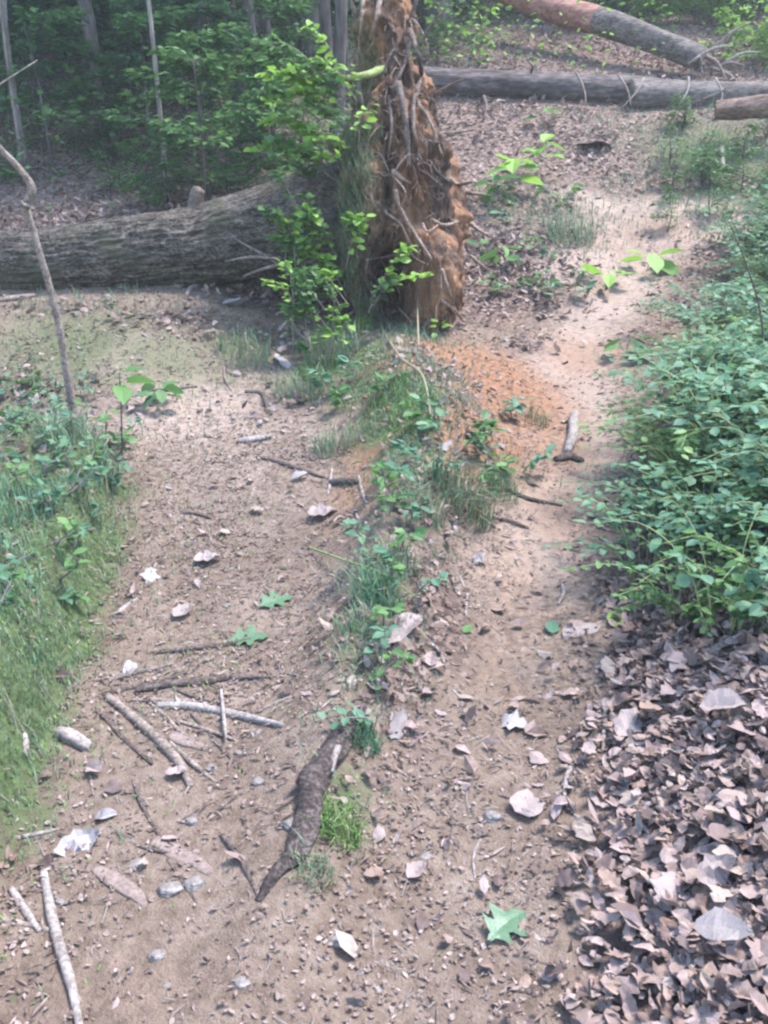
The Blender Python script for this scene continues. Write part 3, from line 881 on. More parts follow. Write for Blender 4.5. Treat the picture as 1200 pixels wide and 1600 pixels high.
def make_tree(px, pyb, Y, wpx, label, mat='trunk', lean=(0, 0), height=9, group=None, crown=0, bend=0.1, top=None):
    x = pt(px, pyb, Y).x
    z = gz(x, Y)
    b = Vector((x, Y, z - .05))
    t = E('tree', label, 'tree', b, group)
    r0 = wpx * mpp(Vector((x, Y, z))) / 2
    me, cc = CROWNS[crown]
    L = Vector((lean[0], lean[1], 1)) * height
    P = [b, b + L * .25 + Vector((random.gauss(0, bend), 0, 0)), b + L * .5 + Vector((random.gauss(0, bend), 0, 0)), b + L]
    V, F = tube([b - Vector((0, 0, .1))] + P[1:], [r0 * 1.25, r0, r0 * .9, r0 * .5], 14, .10, random.randint(0, 99), 40)
    MO('trunk', V, F, M[mat], t)
    for k in range(5):
        c = Vector(cc[k]) * (height / 9)
        s = b + L * random.uniform(.5, .9)
        V, F = tube([s, (s + b + c) / 2 + Vector((0, 0, .2)), b + c], [r0 * .4, r0 * .25, r0 * .08], 6, .1, k, 10)
        MO('limb', V, F, M[mat], t)
    o = O('crown', me, t)
    o.rotation_euler = (0, 0, random.uniform(0, 6.3))
    o.location = (lean[0] * height * .9, lean[1] * height * .9, 0)
    o.scale = (height / 9,) * 3
    return t


TREES = [(485, 105, 14.5, 30, 'tall grey trunk just left of the top of the root plate', 'trunk', (.0, 0)),
         (684, 70, 15.5, 42, 'thick dark purplish trunk just right behind the top of the root plate', 'trunk', (.0, 0)),
         (560, 60, 16.5, 26, 'dark trunk half hidden right behind the root plate top', 'trunk', (.01, 0)),
         (440, 95, 17, 14, 'thin nearly black stem left of the tall grey trunk', 'trunk', (.0, 0)),
         (335, 200, 13.2, 20, 'dark leafy trunk standing midway between pale sapling and root plate', 'trunk', (-.02, 0)),
         (132, 130, 17, 24, 'dark trunk on the left hillside behind a slanting dead stem', 'trunk', (-.05, 0)),
         (190, 60, 20, 14, 'slim dark trunk left of the pale sapling', 'trunk', (0, 0)),
         (1110, 20, 21, 24, 'dark trunk at the upper right among bright leaves', 'trunk', (.01, 0)),
         (1083, 60, 17.5, 9, 'slender dark stem crossing the slanting log at the upper right', 'trunk', (-.005, 0)),
         (8, 150, 15, 20, 'dark trunk at the far left edge of the wood', 'trunk', (0, 0))]
for k, (px, pb, Yv, wp, lb, mt, ln) in enumerate(TREES):
    make_tree(px, pb, Yv, wp, lb, mt, ln, 10, None, k % 3)
make_tree(262, 290, 10.3, 6.5, 'tall thin pale sapling rising behind the middle of the trunk', 'trunk_pale', (-.045, .05), 7, None, 0, .03)
make_tree(38, 268, 10.8, 6, 'thin pale sapling rising at far left behind the trunk', 'trunk_pale', (-.01, .02), 7, None, 1, .06)
make_tree(46, 268, 10.9, 5, 'twin stem close beside the far left pale sapling', 'stem', (-.03, .03), 6, None, 2, .1)
make_tree(205, 120, 16.5, 7, 'spindly pale stem between two dark trunks on the left', 'trunk_pale', (.01, 0), 7, None, 2, .05)
# leaning dead stems (bare)
for (a, b, c, d, Y0, Y1, wp, lb) in [(182, 82, 118, -20, 16, 16.5, 9, 'bare dead stem slanting left high on the left hillside'), (235, 60, 208, -10, 17, 17, 8, 'short bare stem slanting beside the pale sapling top')]:
    p, q = pt(a, b, Y0), pt(c, d, Y1)
    p = Vector((p.x + (p.x - q.x) * .9, p.y, gz(p.x + (p.x - q.x) * .9, p.y) - .03)); q = q + (q - p) * .5
    V, F = tube([p, (p + q) / 2 + Vector((.05, 0, -.05)), q], [wp * .0062, wp * .005, wp * .003], 8, .15, 4, 24)
    setp(O('dead_sapling', mesh('dead_sapling', V - np.array(p), F, M['trunk']), None, p), lb, 'dead tree')
rb = random.Random(21)
for k in range(20):
    Yv = rb.uniform(11.5, 18)
    make_tree(rb.uniform(-40, 560), 0, Yv, rb.choice([6, 8, 11, 15]) * 14 / Yv, 'thin dark stem among many in the shaded wood on the left', 'trunk', (rb.gauss(0, .035), 0), rb.uniform(8, 11), 'thin dark stems of the left wood', k % 3, .12)
for k in range(46):
    Yv = rb.uniform(17, 42)
    px = rb.uniform(-250, 1450)
    make_tree(px, 0, Yv, rb.choice([10, 14, 18, 22, 28]) * 15 / Yv, 'dark slim trunk of the dense wood far up the hill', 'trunk', (rb.gauss(0, .03), 0), rb.uniform(9, 13), 'trees of the wood uphill', k % 3)

# ------------------------------------------------------------------ understory: layered leafy saplings and bushes
def layered(seed, h, spread, nb, nl, size, mat, name='understory_shrub'):
    r = np.random.default_rng(seed)
    rr = random.Random(seed)
    st = Bag(); bag = Bag()
    V, F = tube([(0, 0, -.1), (rr.gauss(0, .05), rr.gauss(0, .05), h * .5), (rr.gauss(0, .12), rr.gauss(0, .12), h)], [.018 * h ** .5, .012 * h ** .5, .004], 6, .1, seed, 12)
    st.add(V, F)
    for k in range(nb):
        zt = h * rr.uniform(.12, 1.0)
        yaw = rr.uniform(0, 6.3)
        ln = spread * rr.uniform(.5, 1.0) * (1.15 - .6 * zt / h)
        d = np.array([math.cos(yaw), math.sin(yaw), 0])
        p0 = np.array([0, 0, zt]); p2 = p0 + d * ln + np.array([0, 0, rr.uniform(-.05, .25) * ln]); p1 = (p0 + p2) / 2 + np.array([0, 0, .12 * ln])
        V, F = tube([p0, p1, p2], [.006, .004, .0015], 4, 0, 0, 6, cap=False)
        st.add(V, F)
        t = r.uniform(.15, 1.05, nl)
        c = (1 - t)[:, None] ** 2 * p0 + 2 * (t * (1 - t))[:, None] * p1 + (t ** 2)[:, None] * p2
        s = np.array([-d[1], d[0], 0])
        side = r.uniform(-1, 1, nl)
        c = c + s * (side * ln * .28 * (1.1 - .5 * t))[:, None] + np.array([0, 0, 1.]) * r.normal(0, .035, nl)[:, None]
        V, F, a = leafgeo(c, rotm(yaw + np.sign(side) * .8 + r.normal(0, .3, nl), r.normal(-.12, .22, nl), r.normal(0, .25, nl)), size * r.uniform(.65, 1.25, nl), size * .6, T_QUAD, fold=.18)
        bag.add(V, F, a)
    sV, sF, sA = st.out(); lV, lF, lA = bag.out()
    return mesh('stem', sV, sF, M['trunk']), mesh('foliage', lV, lF, mat, lA, smooth=False)


UND = {'dark': [layered(s, 2.6, 1.4, 22, 75, .13, M['forest']) for s in (31, 32, 33, 34)],
       'lime': [layered(s, 1.5, 1.1, 16, 60, .13, M['lime']) for s in (41, 42, 43)],
       'green': [layered(s, 1.7, 1.1, 16, 60, .12, M['green']) for s in (51, 52, 53)],
       'low': [layered(s, .55, .45, 10, 26, .07, M['green']) for s in (61, 62, 63)]}


def bush(kind, k, x, y, sc, label, group, cat='shrub'):
    s, f = UND[kind][k % len(UND[kind])]
    b = E('understory_shrub', label, cat, (x, y, gz(x, y)), group)
    b.rotation_euler = (0, 0, rb.uniform(0, 6.3)); b.scale = (sc,) * 3
    O('stem', s, b); O('foliage', f, b)
    return b


G1 = 'dark green saplings filling the wood on the left'
for k in range(125):
    px, py = rb.uniform(-150, 610), rb.uniform(-40, 215)
    Yv = np.interp(py, [-40, 215], [30, 12]) + rb.uniform(-1.5, 4)
    x = pt(px, py, Yv).x
    bush('dark', k, x, Yv, rb.uniform(.7, 1.35), 'dark green layered sapling in the shaded wood behind the trunk', G1, 'sapling')
for k in range(40):
    px = rb.uniform(-100, 480)
    Yv = rb.uniform(8.9, 12.5)
    x = (px - 600) / FOC * (Yv * .95 + .1)
    bush('low' if k % 3 else 'green', k, x, Yv, rb.uniform(.6, 1.0), 'low green bush on the leaf bank behind the fallen trunk', 'low bushes behind the fallen trunk')
for k in range(12):  # odd ones have yellow green leaf colour, even ones mid green
    px = rb.uniform(-60, 540)
    Yv = rb.uniform(10.2, 17)
    bush('lime' if k % 2 else 'green', k, (px - 600) / FOC * (Yv * .95), Yv, rb.uniform(.6, 1.2), 'yellow green bush in the shaded wood behind the big trunk' if k % 2 else 'mid green bush in the shaded wood behind the big trunk', 'yellow green bushes in the left wood' if k % 2 else 'mid green bushes in the left wood')
for k in range(22):
    px = rb.uniform(1020, 1260)
    Yv = rb.uniform(9.0, 12.3)
    bush('low', k, (px - 600) / FOC * (Yv * .95), Yv, rb.uniform(.45, .8), 'low grey green scrub on the slope under the short reddish log', 'low scrub at the upper right')
for k in range(95):
    px = rb.uniform(620, 1420)
    Yv = 13.9 + 9 * rb.random() ** 1.6
    x = (px - 600) / FOC * (Yv * .95)
    if 740 < px < 1090 and Yv < 16.2: continue
    kd = 'lime' if rb.random() < .7 else 'green'
    bush(kd, k, x, Yv, rb.uniform(.6, 1.1) * (.5 if Yv < 15.5 else 1), 'bright yellow green bush behind the dark fallen log' if kd == 'lime' else 'mid green bush among yellow green ones behind the dark log', 'bushes behind the dark fallen log' if kd == 'lime' else 'mid green bushes behind the dark log')
FARV, FARF, FARA, nfar = [], [], [], 0
for k in range(330):
    Yv = 22 + 30 * rb.random()
    px = rb.uniform(-300, 1500)
    x = (px - 600) / FOC * Yv * .95
    me = UND['dark'][k % 4][1]
    nv = len(me.vertices)
    co = np.empty(nv * 3); me.vertices.foreach_get('co', co); co = co.reshape(-1, 3)
    an, sc = rb.uniform(0, 6.3), rb.uniform(1.1, 2.1)
    rot = np.array([[math.cos(an), -math.sin(an), 0], [math.sin(an), math.cos(an), 0], [0, 0, 1]])
    FARV.append(co @ rot.T * sc + np.array([x, Yv, gz(x, Yv)]))
    T = np.arange(nv).reshape(-1, 4)
    FARF.append(np.vstack([T[:, [0, 1, 2]], T[:, [0, 2, 3]]]) + nfar)
    FARA.append(np.repeat(RNG.random(nv // 4), 4)); nfar += nv
setp(O('undergrowth', mesh('undergrowth', np.vstack(FARV), [np.vstack(FARF)], M['forest'], {'rnd': np.concatenate(FARA)}, smooth=False)), 'mass of green undergrowth far up the wooded hill', kind='stuff')

def cover(name, n, x0, x1, y0, y1, h, size, mat, dens, label):
    r = np.random.default_rng(n)
    x = r.uniform(x0, x1, n); y = r.uniform(y0, y1, n)
    cl_ = fbm2(x * .8, y * .8, 131, 3)
    k = (r.random(n) < dens(x, y) * sm(-.25, .15, cl_)) & (np.abs(x) < .56 * y + 1)
    x, y, cl_ = x[k], y[k], cl_[k]
    z = H(x, y) + h * r.random(len(x)) ** 1.3 * (.5 + sm(-.2, .4, cl_))
    V, F, a = leafgeo(np.stack([x, y, z], -1), rotm(r.uniform(0, 6.3, len(x)), r.normal(0, .35, len(x)), r.normal(0, .4, len(x))), size * r.uniform(.6, 1.3, len(x)), size * .6, T_QUAD, fold=.2)
    setp(O(name, mesh(name, V, F, M[mat], {'rnd': a}, smooth=False)), label, kind='stuff')


cover('undergrowth', 52000, .6, 14, 13.6, 24, .9, .11, 'lime', lambda x, y: .55 * sm(13.5, 14.2, y) * np.where((x > 1.6) & (x < 5.3) & (y < 15.8), .25, 1), 'bright leafy undergrowth covering the hill behind the dark log')
cover('undergrowth', 30000, .6, 14, 13.6, 24, 1.0, .11, 'forest', lambda x, y: .6 * sm(13.5, 14.2, y) * np.where((x > 1.6) & (x < 5.3) & (y < 15.8), .25, 1), 'deeper green undergrowth covering the hill behind the dark log')
cover('undergrowth', 60000, -13, .4, 9.5, 24, .9, .11, 'forest', lambda x, y: .2 + .5 * sm(11.5, 14, y), 'green undergrowth of the shaded wood behind the big trunk')

# ------------------------------------------------------------------ leaf litter, crumbs, grass and moss (uncountable cover)
def scatter(n, x0, x1, y0, y1, dens, r=RNG):
    """n trial points over a rectangle of ground, kept with probability dens(x, y)"""
    x = r.uniform(x0, x1, n); y = r.uniform(y0, y1, n)
    k = r.random(n) < dens(x, y)
    x, y = x[k], y[k]
    return np.stack([x, y, H(x, y)], -1)


def inview(x, y, m=.12):
    f = y * math.cos(PITCH) + 1.0
    return (np.abs(x) < (600 / FOC + m) * f + .2).astype(float)


def heap(x, y):
    return sm(-.26, .38, x - np.interp(y, *XR)) * sm(6.5, 4.5, y)


def offpath(x, y):
    return (1 - .92 * np.exp(-(rdist(x, y) / .6) ** 4) * sm(11.5, 10, y)) * (1 - .93 * branch(x, y))


def put_leaves(name, P, size, tmpl, mat, lift, pitch, label, wob=.03, curl=.35, W=.55):
    n = len(P)
    P = P + np.array([0, 0, 1.]) * (RNG.random(n) ** 1.5 * lift)[:, None] + np.array([0, 0, .004])
    L = size * RNG.uniform(.55, 1.35, n)
    V, F, a = leafgeo(P, rotm(RNG.uniform(0, 6.3, n), RNG.normal(.1, pitch, n), RNG.normal(0, pitch, n)), L, L * RNG.uniform(W * .7, W * 1.25, n), tmpl, curl=RNG.normal(0, curl, n), fold=RNG.normal(.15, .35, n), twist=RNG.normal(0, .4, n), wob=wob)
    o = O(name, mesh(name, V, F, mat, {'rnd': a}, smooth=False))
    return setp(o, label, None, None, 'stuff')


P = scatter(44000, -.1, 4.2, 1.0, 5.2, lambda x, y: heap(x, y) * inview(x, y) * np.interp(y, [1, 3, 5.2], [1, .75, .3]))
h_ = len(P) // 2
Pf = scatter(30000, -.1, 4.2, 1.0, 5.2, lambda x, y: heap(x, y) ** 1.6 * inview(x, y) * np.interp(y, [1, 3, 5.2], [1, .7, .3]))
put_leaves('leaf_litter', Pf, .055, T_LOBE, M['matted'], .008, .13, 'flat matted leaves in the lower layer of the heap right of the path', .03, .25, .65)
put_leaves('leaf_litter', P[:h_], .050, T_LOBE, M['dead'], .045, .32, 'crumpled lobed dry leaves in the heap right of the path', .05, .6, .62)
put_leaves('leaf_litter', P[h_:], .038, T_OVAL, M['dead'], .045, .36, 'deep heap of dry curled leaves on the bank right of the path', .07, .55)
P = scatter(30000, -5, 6, 1.0, 9.5, lambda x, y: np.clip(f_litter(x, y) * .85 * (1 - heap(x, y)) + .05 + .35 * sm(-.75, -.1, x - np.interp(y, *XR)) * sm(3.6, 2.2, y), 0, 1) * inview(x, y) * np.interp(y, [1, 4, 8], [.3, .4, .9]) * np.clip(1 - .8 * f_clay(x, y), 0, 1))
put_leaves('leaf_litter', P, .062, T_SIMPLE, M['dead'], .025, .35, 'thin scatter of dry brown leaves over the paths and ridge', .04)
P = scatter(46000, -9, 11, 8.5, 19, lambda x, y: (.15 + .85 * offpath(x, y)) * inview(x, y) * np.clip(1 - .7 * f_moss(x, y), 0, 1) * (.35 + .65 * sm(-.15, .2, fbm2(x * .7, y * .7, 90, 3))))
put_leaves('leaf_litter', P, .085, T_QUAD, M['dead'], .05, .45, 'dry leaf carpet over the hillside beyond the fallen tree', 0, .2)
P = scatter(9000, -22, 24, 18, 45, lambda x, y: inview(x, y))
put_leaves('leaf_litter', P, .17, T_QUAD, M['dead'], .06, .4, 'dry leaf carpet deep in the wood', 0, .2)
P = scatter(9000, -4, 3.2, 5.2, 9.6, lambda x, y: np.clip(1.3 * blobs(x, y, LITTER) - .25, 0, 1) * inview(x, y))
put_leaves('leaf_litter', P, .075, T_OVAL, M['dead'], .04, .5, 'drifts of dry leaves against the big trunk and beside the root plate', .05, .4)
# small bits trodden into the paths
P = scatter(80000, -2.6, 2.0, 1.0, 5.0, lambda x, y: .8 * (1 - .8 * heap(x, y)) * (1 - .8 * np.exp(-(rdist(x, y) / .33) ** 2) * sm(1.9, 2.8, y)) * inview(x, y) * np.clip(.25 + .9 * sm(-.25, .35, fbm2(x * 2.2, y * 2.2, 93, 3)), 0, 1) * np.clip(1 - .8 * f_moss(x, y), 0, 1) * np.clip(1 - .6 * f_clay(x, y), 0, 1))
put_leaves('leaf_crumbs', P, .016, T_SIMPLE, M['crumb'], .005, .4, 'crumbs of leaf, bark and grit trodden into the two paths', .11, .4, .6)
P = scatter(45000, -4.5, 4, 4.8, 10, lambda x, y: inview(x, y) * (1 - .85 * np.exp(-(rdist(x, y) / .45) ** 2)) * np.clip(.3 + .8 * sm(-.2, .35, fbm2(x * 1.6, y * 1.6, 95, 3)), 0, 1) * np.clip(1 - .7 * f_clay(x, y), 0, 1))
put_leaves('leaf_crumbs', P, .025, T_SIMPLE, M['crumb'], .005, .3, 'crumbs of leaf and bark on the upper paths', .05, .2, .6)
# slivers of bark and stalk pressed into the earth
for n_, mt in ((9000, 'crumb'), (5000, 'stick_dark')):
    P = scatter(n_, -2.6, 2.2, 1.0, 7.5, lambda x, y: inview(x, y) * (1 - .7 * np.exp(-(rdist(x, y) / .33) ** 2) * sm(1.9, 2.8, y)) * sm(-.35, .25, fbm2(x * 1.8, y * 1.8, 97, 3)))
    put_leaves('bark_slivers', P, .045, T_SIMPLE, M[mt], .006, .1, 'slivers of bark and stalk pressed into the earth of the paths', .04, .15, .16)
# hair-thin bits of stalk
bag = Bag()
P = scatter(2600, -2.4, 2.6, 1.0, 6.0, lambda x, y: inview(x, y) * .8)
for p in P:
    yaw = random.uniform(0, 6.3); ln = random.uniform(.02, .09)
    d = np.array([math.cos(yaw), math.sin(yaw), 0]) * ln
    q = p + d; q[2] = gz(q[0], q[1]) + random.uniform(.003, .012)
    V, F = tube([p + [0, 0, .004], (p + q) / 2 + [random.gauss(0, .006), random.gauss(0, .006), .006], q], [.0016, .0015, .0009], 3, 0, 0, cap=False)
    bag.add(V, F)
V, F, a = bag.out()
setp(O('stalk_debris', mesh('stalk_debris', V, F, M['stick_pale'])), 'hair thin stalks and twig bits strewn over the paths', kind='stuff')

# grass and moss
def grass(name, P, h, wd, lean, mat, label):
    n = len(P)
    V, F, a = bladegeo(P, h * RNG.uniform(.4, 1.3, n), wd * RNG.uniform(.6, 1.3, n), RNG.uniform(0, 6.3, n), RNG.uniform(lean * .3, lean, n))
    return setp(O(name, mesh(name, V, F, mat, a if isinstance(a, dict) else {'rnd': a}, smooth=False)), label, kind='stuff')


def bank(x, y):
    return sm(-.14, .22, np.interp(y, *XL) + .2 * fbm2(x * 4, y * 4, 141, 3) - x) * sm(5.4, 4.6, y)


P = scatter(40000, -3.4, -.7, 1.2, 5.5, lambda x, y: np.clip(.75 * bank(x, y) * (.08 + sm(-.2, .25, fbm2(x * 2.4, y * 2.4, 101, 3))) + .25 * f_moss(x, y), 0, 1) * inview(x, y) * sm(1.2, 2.4, y))
grass('grass', P, .055, .0022, .8, M['grass'], 'short soft grass and moss over the bank left of the paths')
P = scatter(60000, -3.4, 1, 1.3, 7.4, lambda x, y: np.clip(f_moss(x, y) * (.4 + .8 * sm(-.3, .3, fbm2(x * 3, y * 3, 103, 3))), 0, 1) * inview(x, y))
V, F, a = leafgeo(P + RNG.uniform(0, .014, (len(P), 1)) * np.array([0, 0, 1.]), rotm(RNG.uniform(0, 6.3, len(P)), RNG.normal(.7, .4, len(P)), 0), .017, .006, T_QUAD)
setp(O('moss', mesh('moss', V, F, M['moss'], {'rnd': a}, smooth=False)), 'bright green moss on the banks and the ridge', kind='stuff')
P = scatter(26000, -4.5, .6, 4.9, 8.2, lambda x, y: np.clip(f_moss(x, y) * .8 * sm(-.25, .25, fbm2(x * 2, y * 2, 105, 3)), 0, 1) * inview(x, y))
grass('grass', P, .085, .0028, .7, M['grass'], 'sparse grass of the clearing before the big trunk')
P = scatter(70000, .6, 10, 6, 15, lambda x, y: np.clip(f_moss(x, y) * 1.2 * (.2 + sm(-.25, .25, fbm2(x * 1.4, y * 1.4, 107, 3))), 0, 1) * inview(x, y))
grass('grass', P, .13, .004, .9, M['grass'], 'grey green grass on the slope at the upper right')


def ridge_band(x, y):
    return np.exp(-((x - np.interp(y, *RIDGE) - .06) / np.interp(y, [1.5, 3, 5, 7], [.07, .13, .28, .4])) ** 2) * sm(1.7, 2.4, y)


P = scatter(30000, -1, 1.4, 1.6, 7.0, lambda x, y: ridge_band(x, y) * (.15 + sm(-.15, .3, fbm2(x * 3, y * 3, 111, 3))))
grass('grass', P, .075, .0022, 1.0, M['grass'], 'thin grass growing in a strip along the ridge between the paths')
P = scatter(9000, -1, 1.4, 1.6, 6.2, lambda x, y: .6 * ridge_band(x - .08, y))
put_leaves('leaf_litter', P, .05, T_OVAL, M['dead'], .03, .45, 'dry leaves caught along the ridge between the paths', .05, .4)


def tuft(px, py, n, h, wd, spread, label, lean=1.0, mat='grass', group=None, dry=.12, yaw=None, up=0.):
    c = at(px, py)
    ang = RNG.uniform(0, 6.3, n); rad = spread * np.sqrt(RNG.random(n))
    x, y = c.x + rad * np.cos(ang), c.y + rad * np.sin(ang)
    P = np.stack([x, y, H(x, y) - .005 + up], -1)
    yw = RNG.uniform(0, 6.3, n) if yaw is None else RNG.normal(yaw, .7, n)
    V, F, a = bladegeo(P, h * RNG.uniform(.45, 1.25, n), wd * RNG.uniform(.6, 1.2, n), yw, RNG.uniform(.2, lean, n))
    t = E('grass_tuft', label, 'grass', c, group)
    kd = int(n * (1 - dry))
    MO('blades', V[:kd * 5], [F[0][:kd], F[1][:kd]], M[mat], t, attrs={'rnd': a[:kd * 5]}, smooth=False)['kind'] = 'stuff'
    if dry > 0:
        MO('dry_blades', V[kd * 5:], [F[0][kd:] - kd * 5, F[1][kd:] - kd * 5], M['straw'], t, attrs={'rnd': a[kd * 5:]}, smooth=False)['kind'] = 'stuff'
    return t


tuft(590, 935, 190, .16, .0028, .10, 'blue green arching grass tuft on the ridge between the paths above the pale leaf', 1.0, 'bluegreen')
tuft(625, 890, 110, .13, .0028, .08, 'grass tuft on the ridge just below the leafy patch', .9)
tuft(572, 985, 90, .10, .0026, .07, 'short grass tuft at the lower foot of the ridge tuft', .9)
tuft(720, 790, 260, .24, .003, .16, 'long drooping grass tuft falling over the edge of the right path', 1.2, 'grass', None, .15, -1.0)
tuft(780, 770, 130, .20, .003, .10, 'drooping grass at the tip of the ridge above the dark twigs', 1.2, 'bluegreen', None, .1, -.8)
tuft(660, 800, 120, .14, .003, .10, 'upright grass tuft on the ridge left of the drooping tuft', .8)
tuft(530, 1300, 240, .075, .002, .06, 'bright green grass tuft against the right side of the dark exposed root', .9, 'moss', None, .05)
tuft(490, 1370, 150, .06, .0018, .055, 'small thin grass tuft at the lower end of the dark exposed root', .9, 'grass', None, .25)
tuft(568, 1165, 140, .10, .0024, .055, 'grass tuft at the top of the dark exposed root', .9, 'bluegreen')
tuft(520, 705, 120, .17, .003, .13, 'loose grass tuft on the left flank of the ridge', 1.0)
tuft(380, 560, 160, .2, .003, .2, 'grass tuft in the clearing below the trunk butt', .8)
tuft(470, 620, 180, .2, .0032, .18, 'grass tuft under the mossy foot of the root plate', .8)
tuft(520, 560, 240, .26, .0034, .22, 'thick grass at the left foot of the root plate', .9)
tuft(890, 375, 220, .28, .004, .25, 'dark grass tussock in the middle of the upper path fork', .9)
tuft(830, 660, 80, .13, .003, .12, 'grass patch on the right edge of the clay ridge', 1.1, 'grass', None, .15, -.6)
tuft(120, 690, 260, .2, .003, .18, 'tall grass around the foot of the bent sapling', .8)
tuft(60, 1000, 150, .08, .0022, .12, 'grass tuft on the lower part of the mossy bank', .9)
tuft(30, 800, 220, .14, .0026, .2, 'soft grass tuft at the left edge of the mossy bank', .9, 'bluegreen')
tuft(645, 640, 160, .12, .0026, .14, 'fresh green grass cushion on the crest of the clay ridge', .8, 'moss', None, .02)

tuft(615, 610, 420, .07, .0026, .2, 'dense bright green moss and grass cushion highest on the clay ridge', .9, 'moss', None, .02)
tuft(640, 670, 260, .06, .0026, .15, 'small bright green cushion at the lower edge of the mossy crest', .9, 'moss', None, .02)
tuft(545, 520, 420, .13, .0034, .2, 'bright green mossy grass hanging at the left foot of the root plate', 1.1, 'moss', None, .02)
tuft(500, 585, 260, .10, .003, .18, 'mossy grass hump left of the clay ridge below the root plate', 1.0, 'moss', None, .1)

# ------------------------------------------------------------------ single dead leaves, up to the three hundred that show largest
def leafmesh(name, tmpl, W, curl, fold, twist, wob, mat, seed):
    global RNG
    keep = RNG; RNG = np.random.default_rng(seed)
    V, F, a = leafgeo([(-.5, 0, 0)], rotm([0.], [0.], [0.]), 1., W, tmpl, curl, fold, twist, 0., wob)
    RNG = keep
    return mesh(name, V, F, mat, {'rnd': np.zeros(len(V))}, smooth=False)


def crumpled(seed, W, lobes, mat, nu=10, nv=5, amp=.10):
    """one dry leaf: rounded or lobed outline, cupped and crumpled"""
    r = np.random.default_rng(seed)
    u = np.linspace(0, 1, nu)[:, None] * np.ones((1, nv)); v = np.linspace(-1, 1, nv)[None] * np.ones((nu, 1))
    hw = W * .5 * np.sin(math.pi * np.clip(u, .02, .985) ** r.uniform(.7, 1.2)) ** .75
    hw = hw * (1 + lobes * np.sin(u * math.pi * 2 * r.uniform(2.4, 3.4) + r.uniform(0, 6)) * np.abs(v)) * (1 + .10 * r.normal(0, 1, (nu, 1)) * np.abs(v))
    x = u - .5 + .018 * r.normal(0, 1, (nu, nv)); y = v * hw + .06 * r.normal() * (u - .5) ** 2 * 4
    cu, fo, tw = r.normal(0, .5), r.normal(.25, .35), r.normal(0, .5)
    z = cu * (u - .5) ** 2 + fo * np.abs(v) * hw + tw * (u - .5) * v * hw + amp * fbm3(x * 3.2 + seed, y * 3.2, 0.3, seed, 3)
    V = np.stack([x, y, z], -1).reshape(-1, 3)
    i = np.arange(nu - 1)[:, None] * nv; j = np.arange(nv - 1)[None]
    Q = np.stack([i + j, i + nv + j, i + nv + j + 1, i + j + 1], -1).reshape(-1, 4)
    return mesh('dead_leaf', V, [Q], mat, {'rnd': np.zeros(len(V))}, smooth=False)


DL = [crumpled(s * 7 + 1, random.uniform(.5, .8), [.0, .18, .1, .28][s % 4], M['dead'], amp=random.uniform(.08, .24)) for s in range(16)]


def place_leaf(me, p, L, yaw, pitch, roll, name, label, cat='leaf', group=None, mat=None):
    if mat is not None:
        me = me.copy(); me.materials.clear(); me.materials.append(mat)
    o = O(name, me)
    o.matrix_world = Matrix.Translation(p) @ Matrix.Rotation(yaw, 4, 'Z') @ Matrix.Rotation(-pitch, 4, 'Y') @ Matrix.Rotation(roll, 4, 'X') @ Matrix.Diagonal((L, L, L, 1))
    return setp(o, label, cat, group)


cnt = 0
while cnt < 215:
    x, y = random.uniform(.3, 2.2), 1.15 + 1.9 * random.random() ** 1.3
    if random.random() > float(heap(np.array([x]), np.array([y]))[0]) or inview(np.array([x]), np.array([y]), -.01)[0] < 1: continue
    place_leaf(random.choice(DL), Vector((x, y, gz(x, y) + random.uniform(.025, .05))), random.uniform(.045, .095), random.uniform(0, 6.3), random.gauss(.05, .28), random.gauss(0, .32), 'dead_leaf', 'dry curled brown leaf among many in the deep heap right of the path', 'dead leaf', 'dead leaves in the heap right of the path')
    cnt += 1
cnt = 0
while cnt < 50:
    x, y = random.uniform(-1.3, 1.0), random.uniform(1.3, 4.2)
    if float(heap(np.array([x]), np.array([y]))[0]) > .2 or inview(np.array([x]), np.array([y]), -.03)[0] < 1: continue
    place_leaf(random.choice(DL), Vector((x, y, gz(x, y) + random.uniform(.008, .02))), random.uniform(.035, .075), random.uniform(0, 6.3), random.gauss(0, .2), random.gauss(0, .25), 'dead_leaf', 'small dry brown leaf lying loose on the trodden earth of the paths', 'dead leaf', 'loose dead leaves on the paths')
    cnt += 1
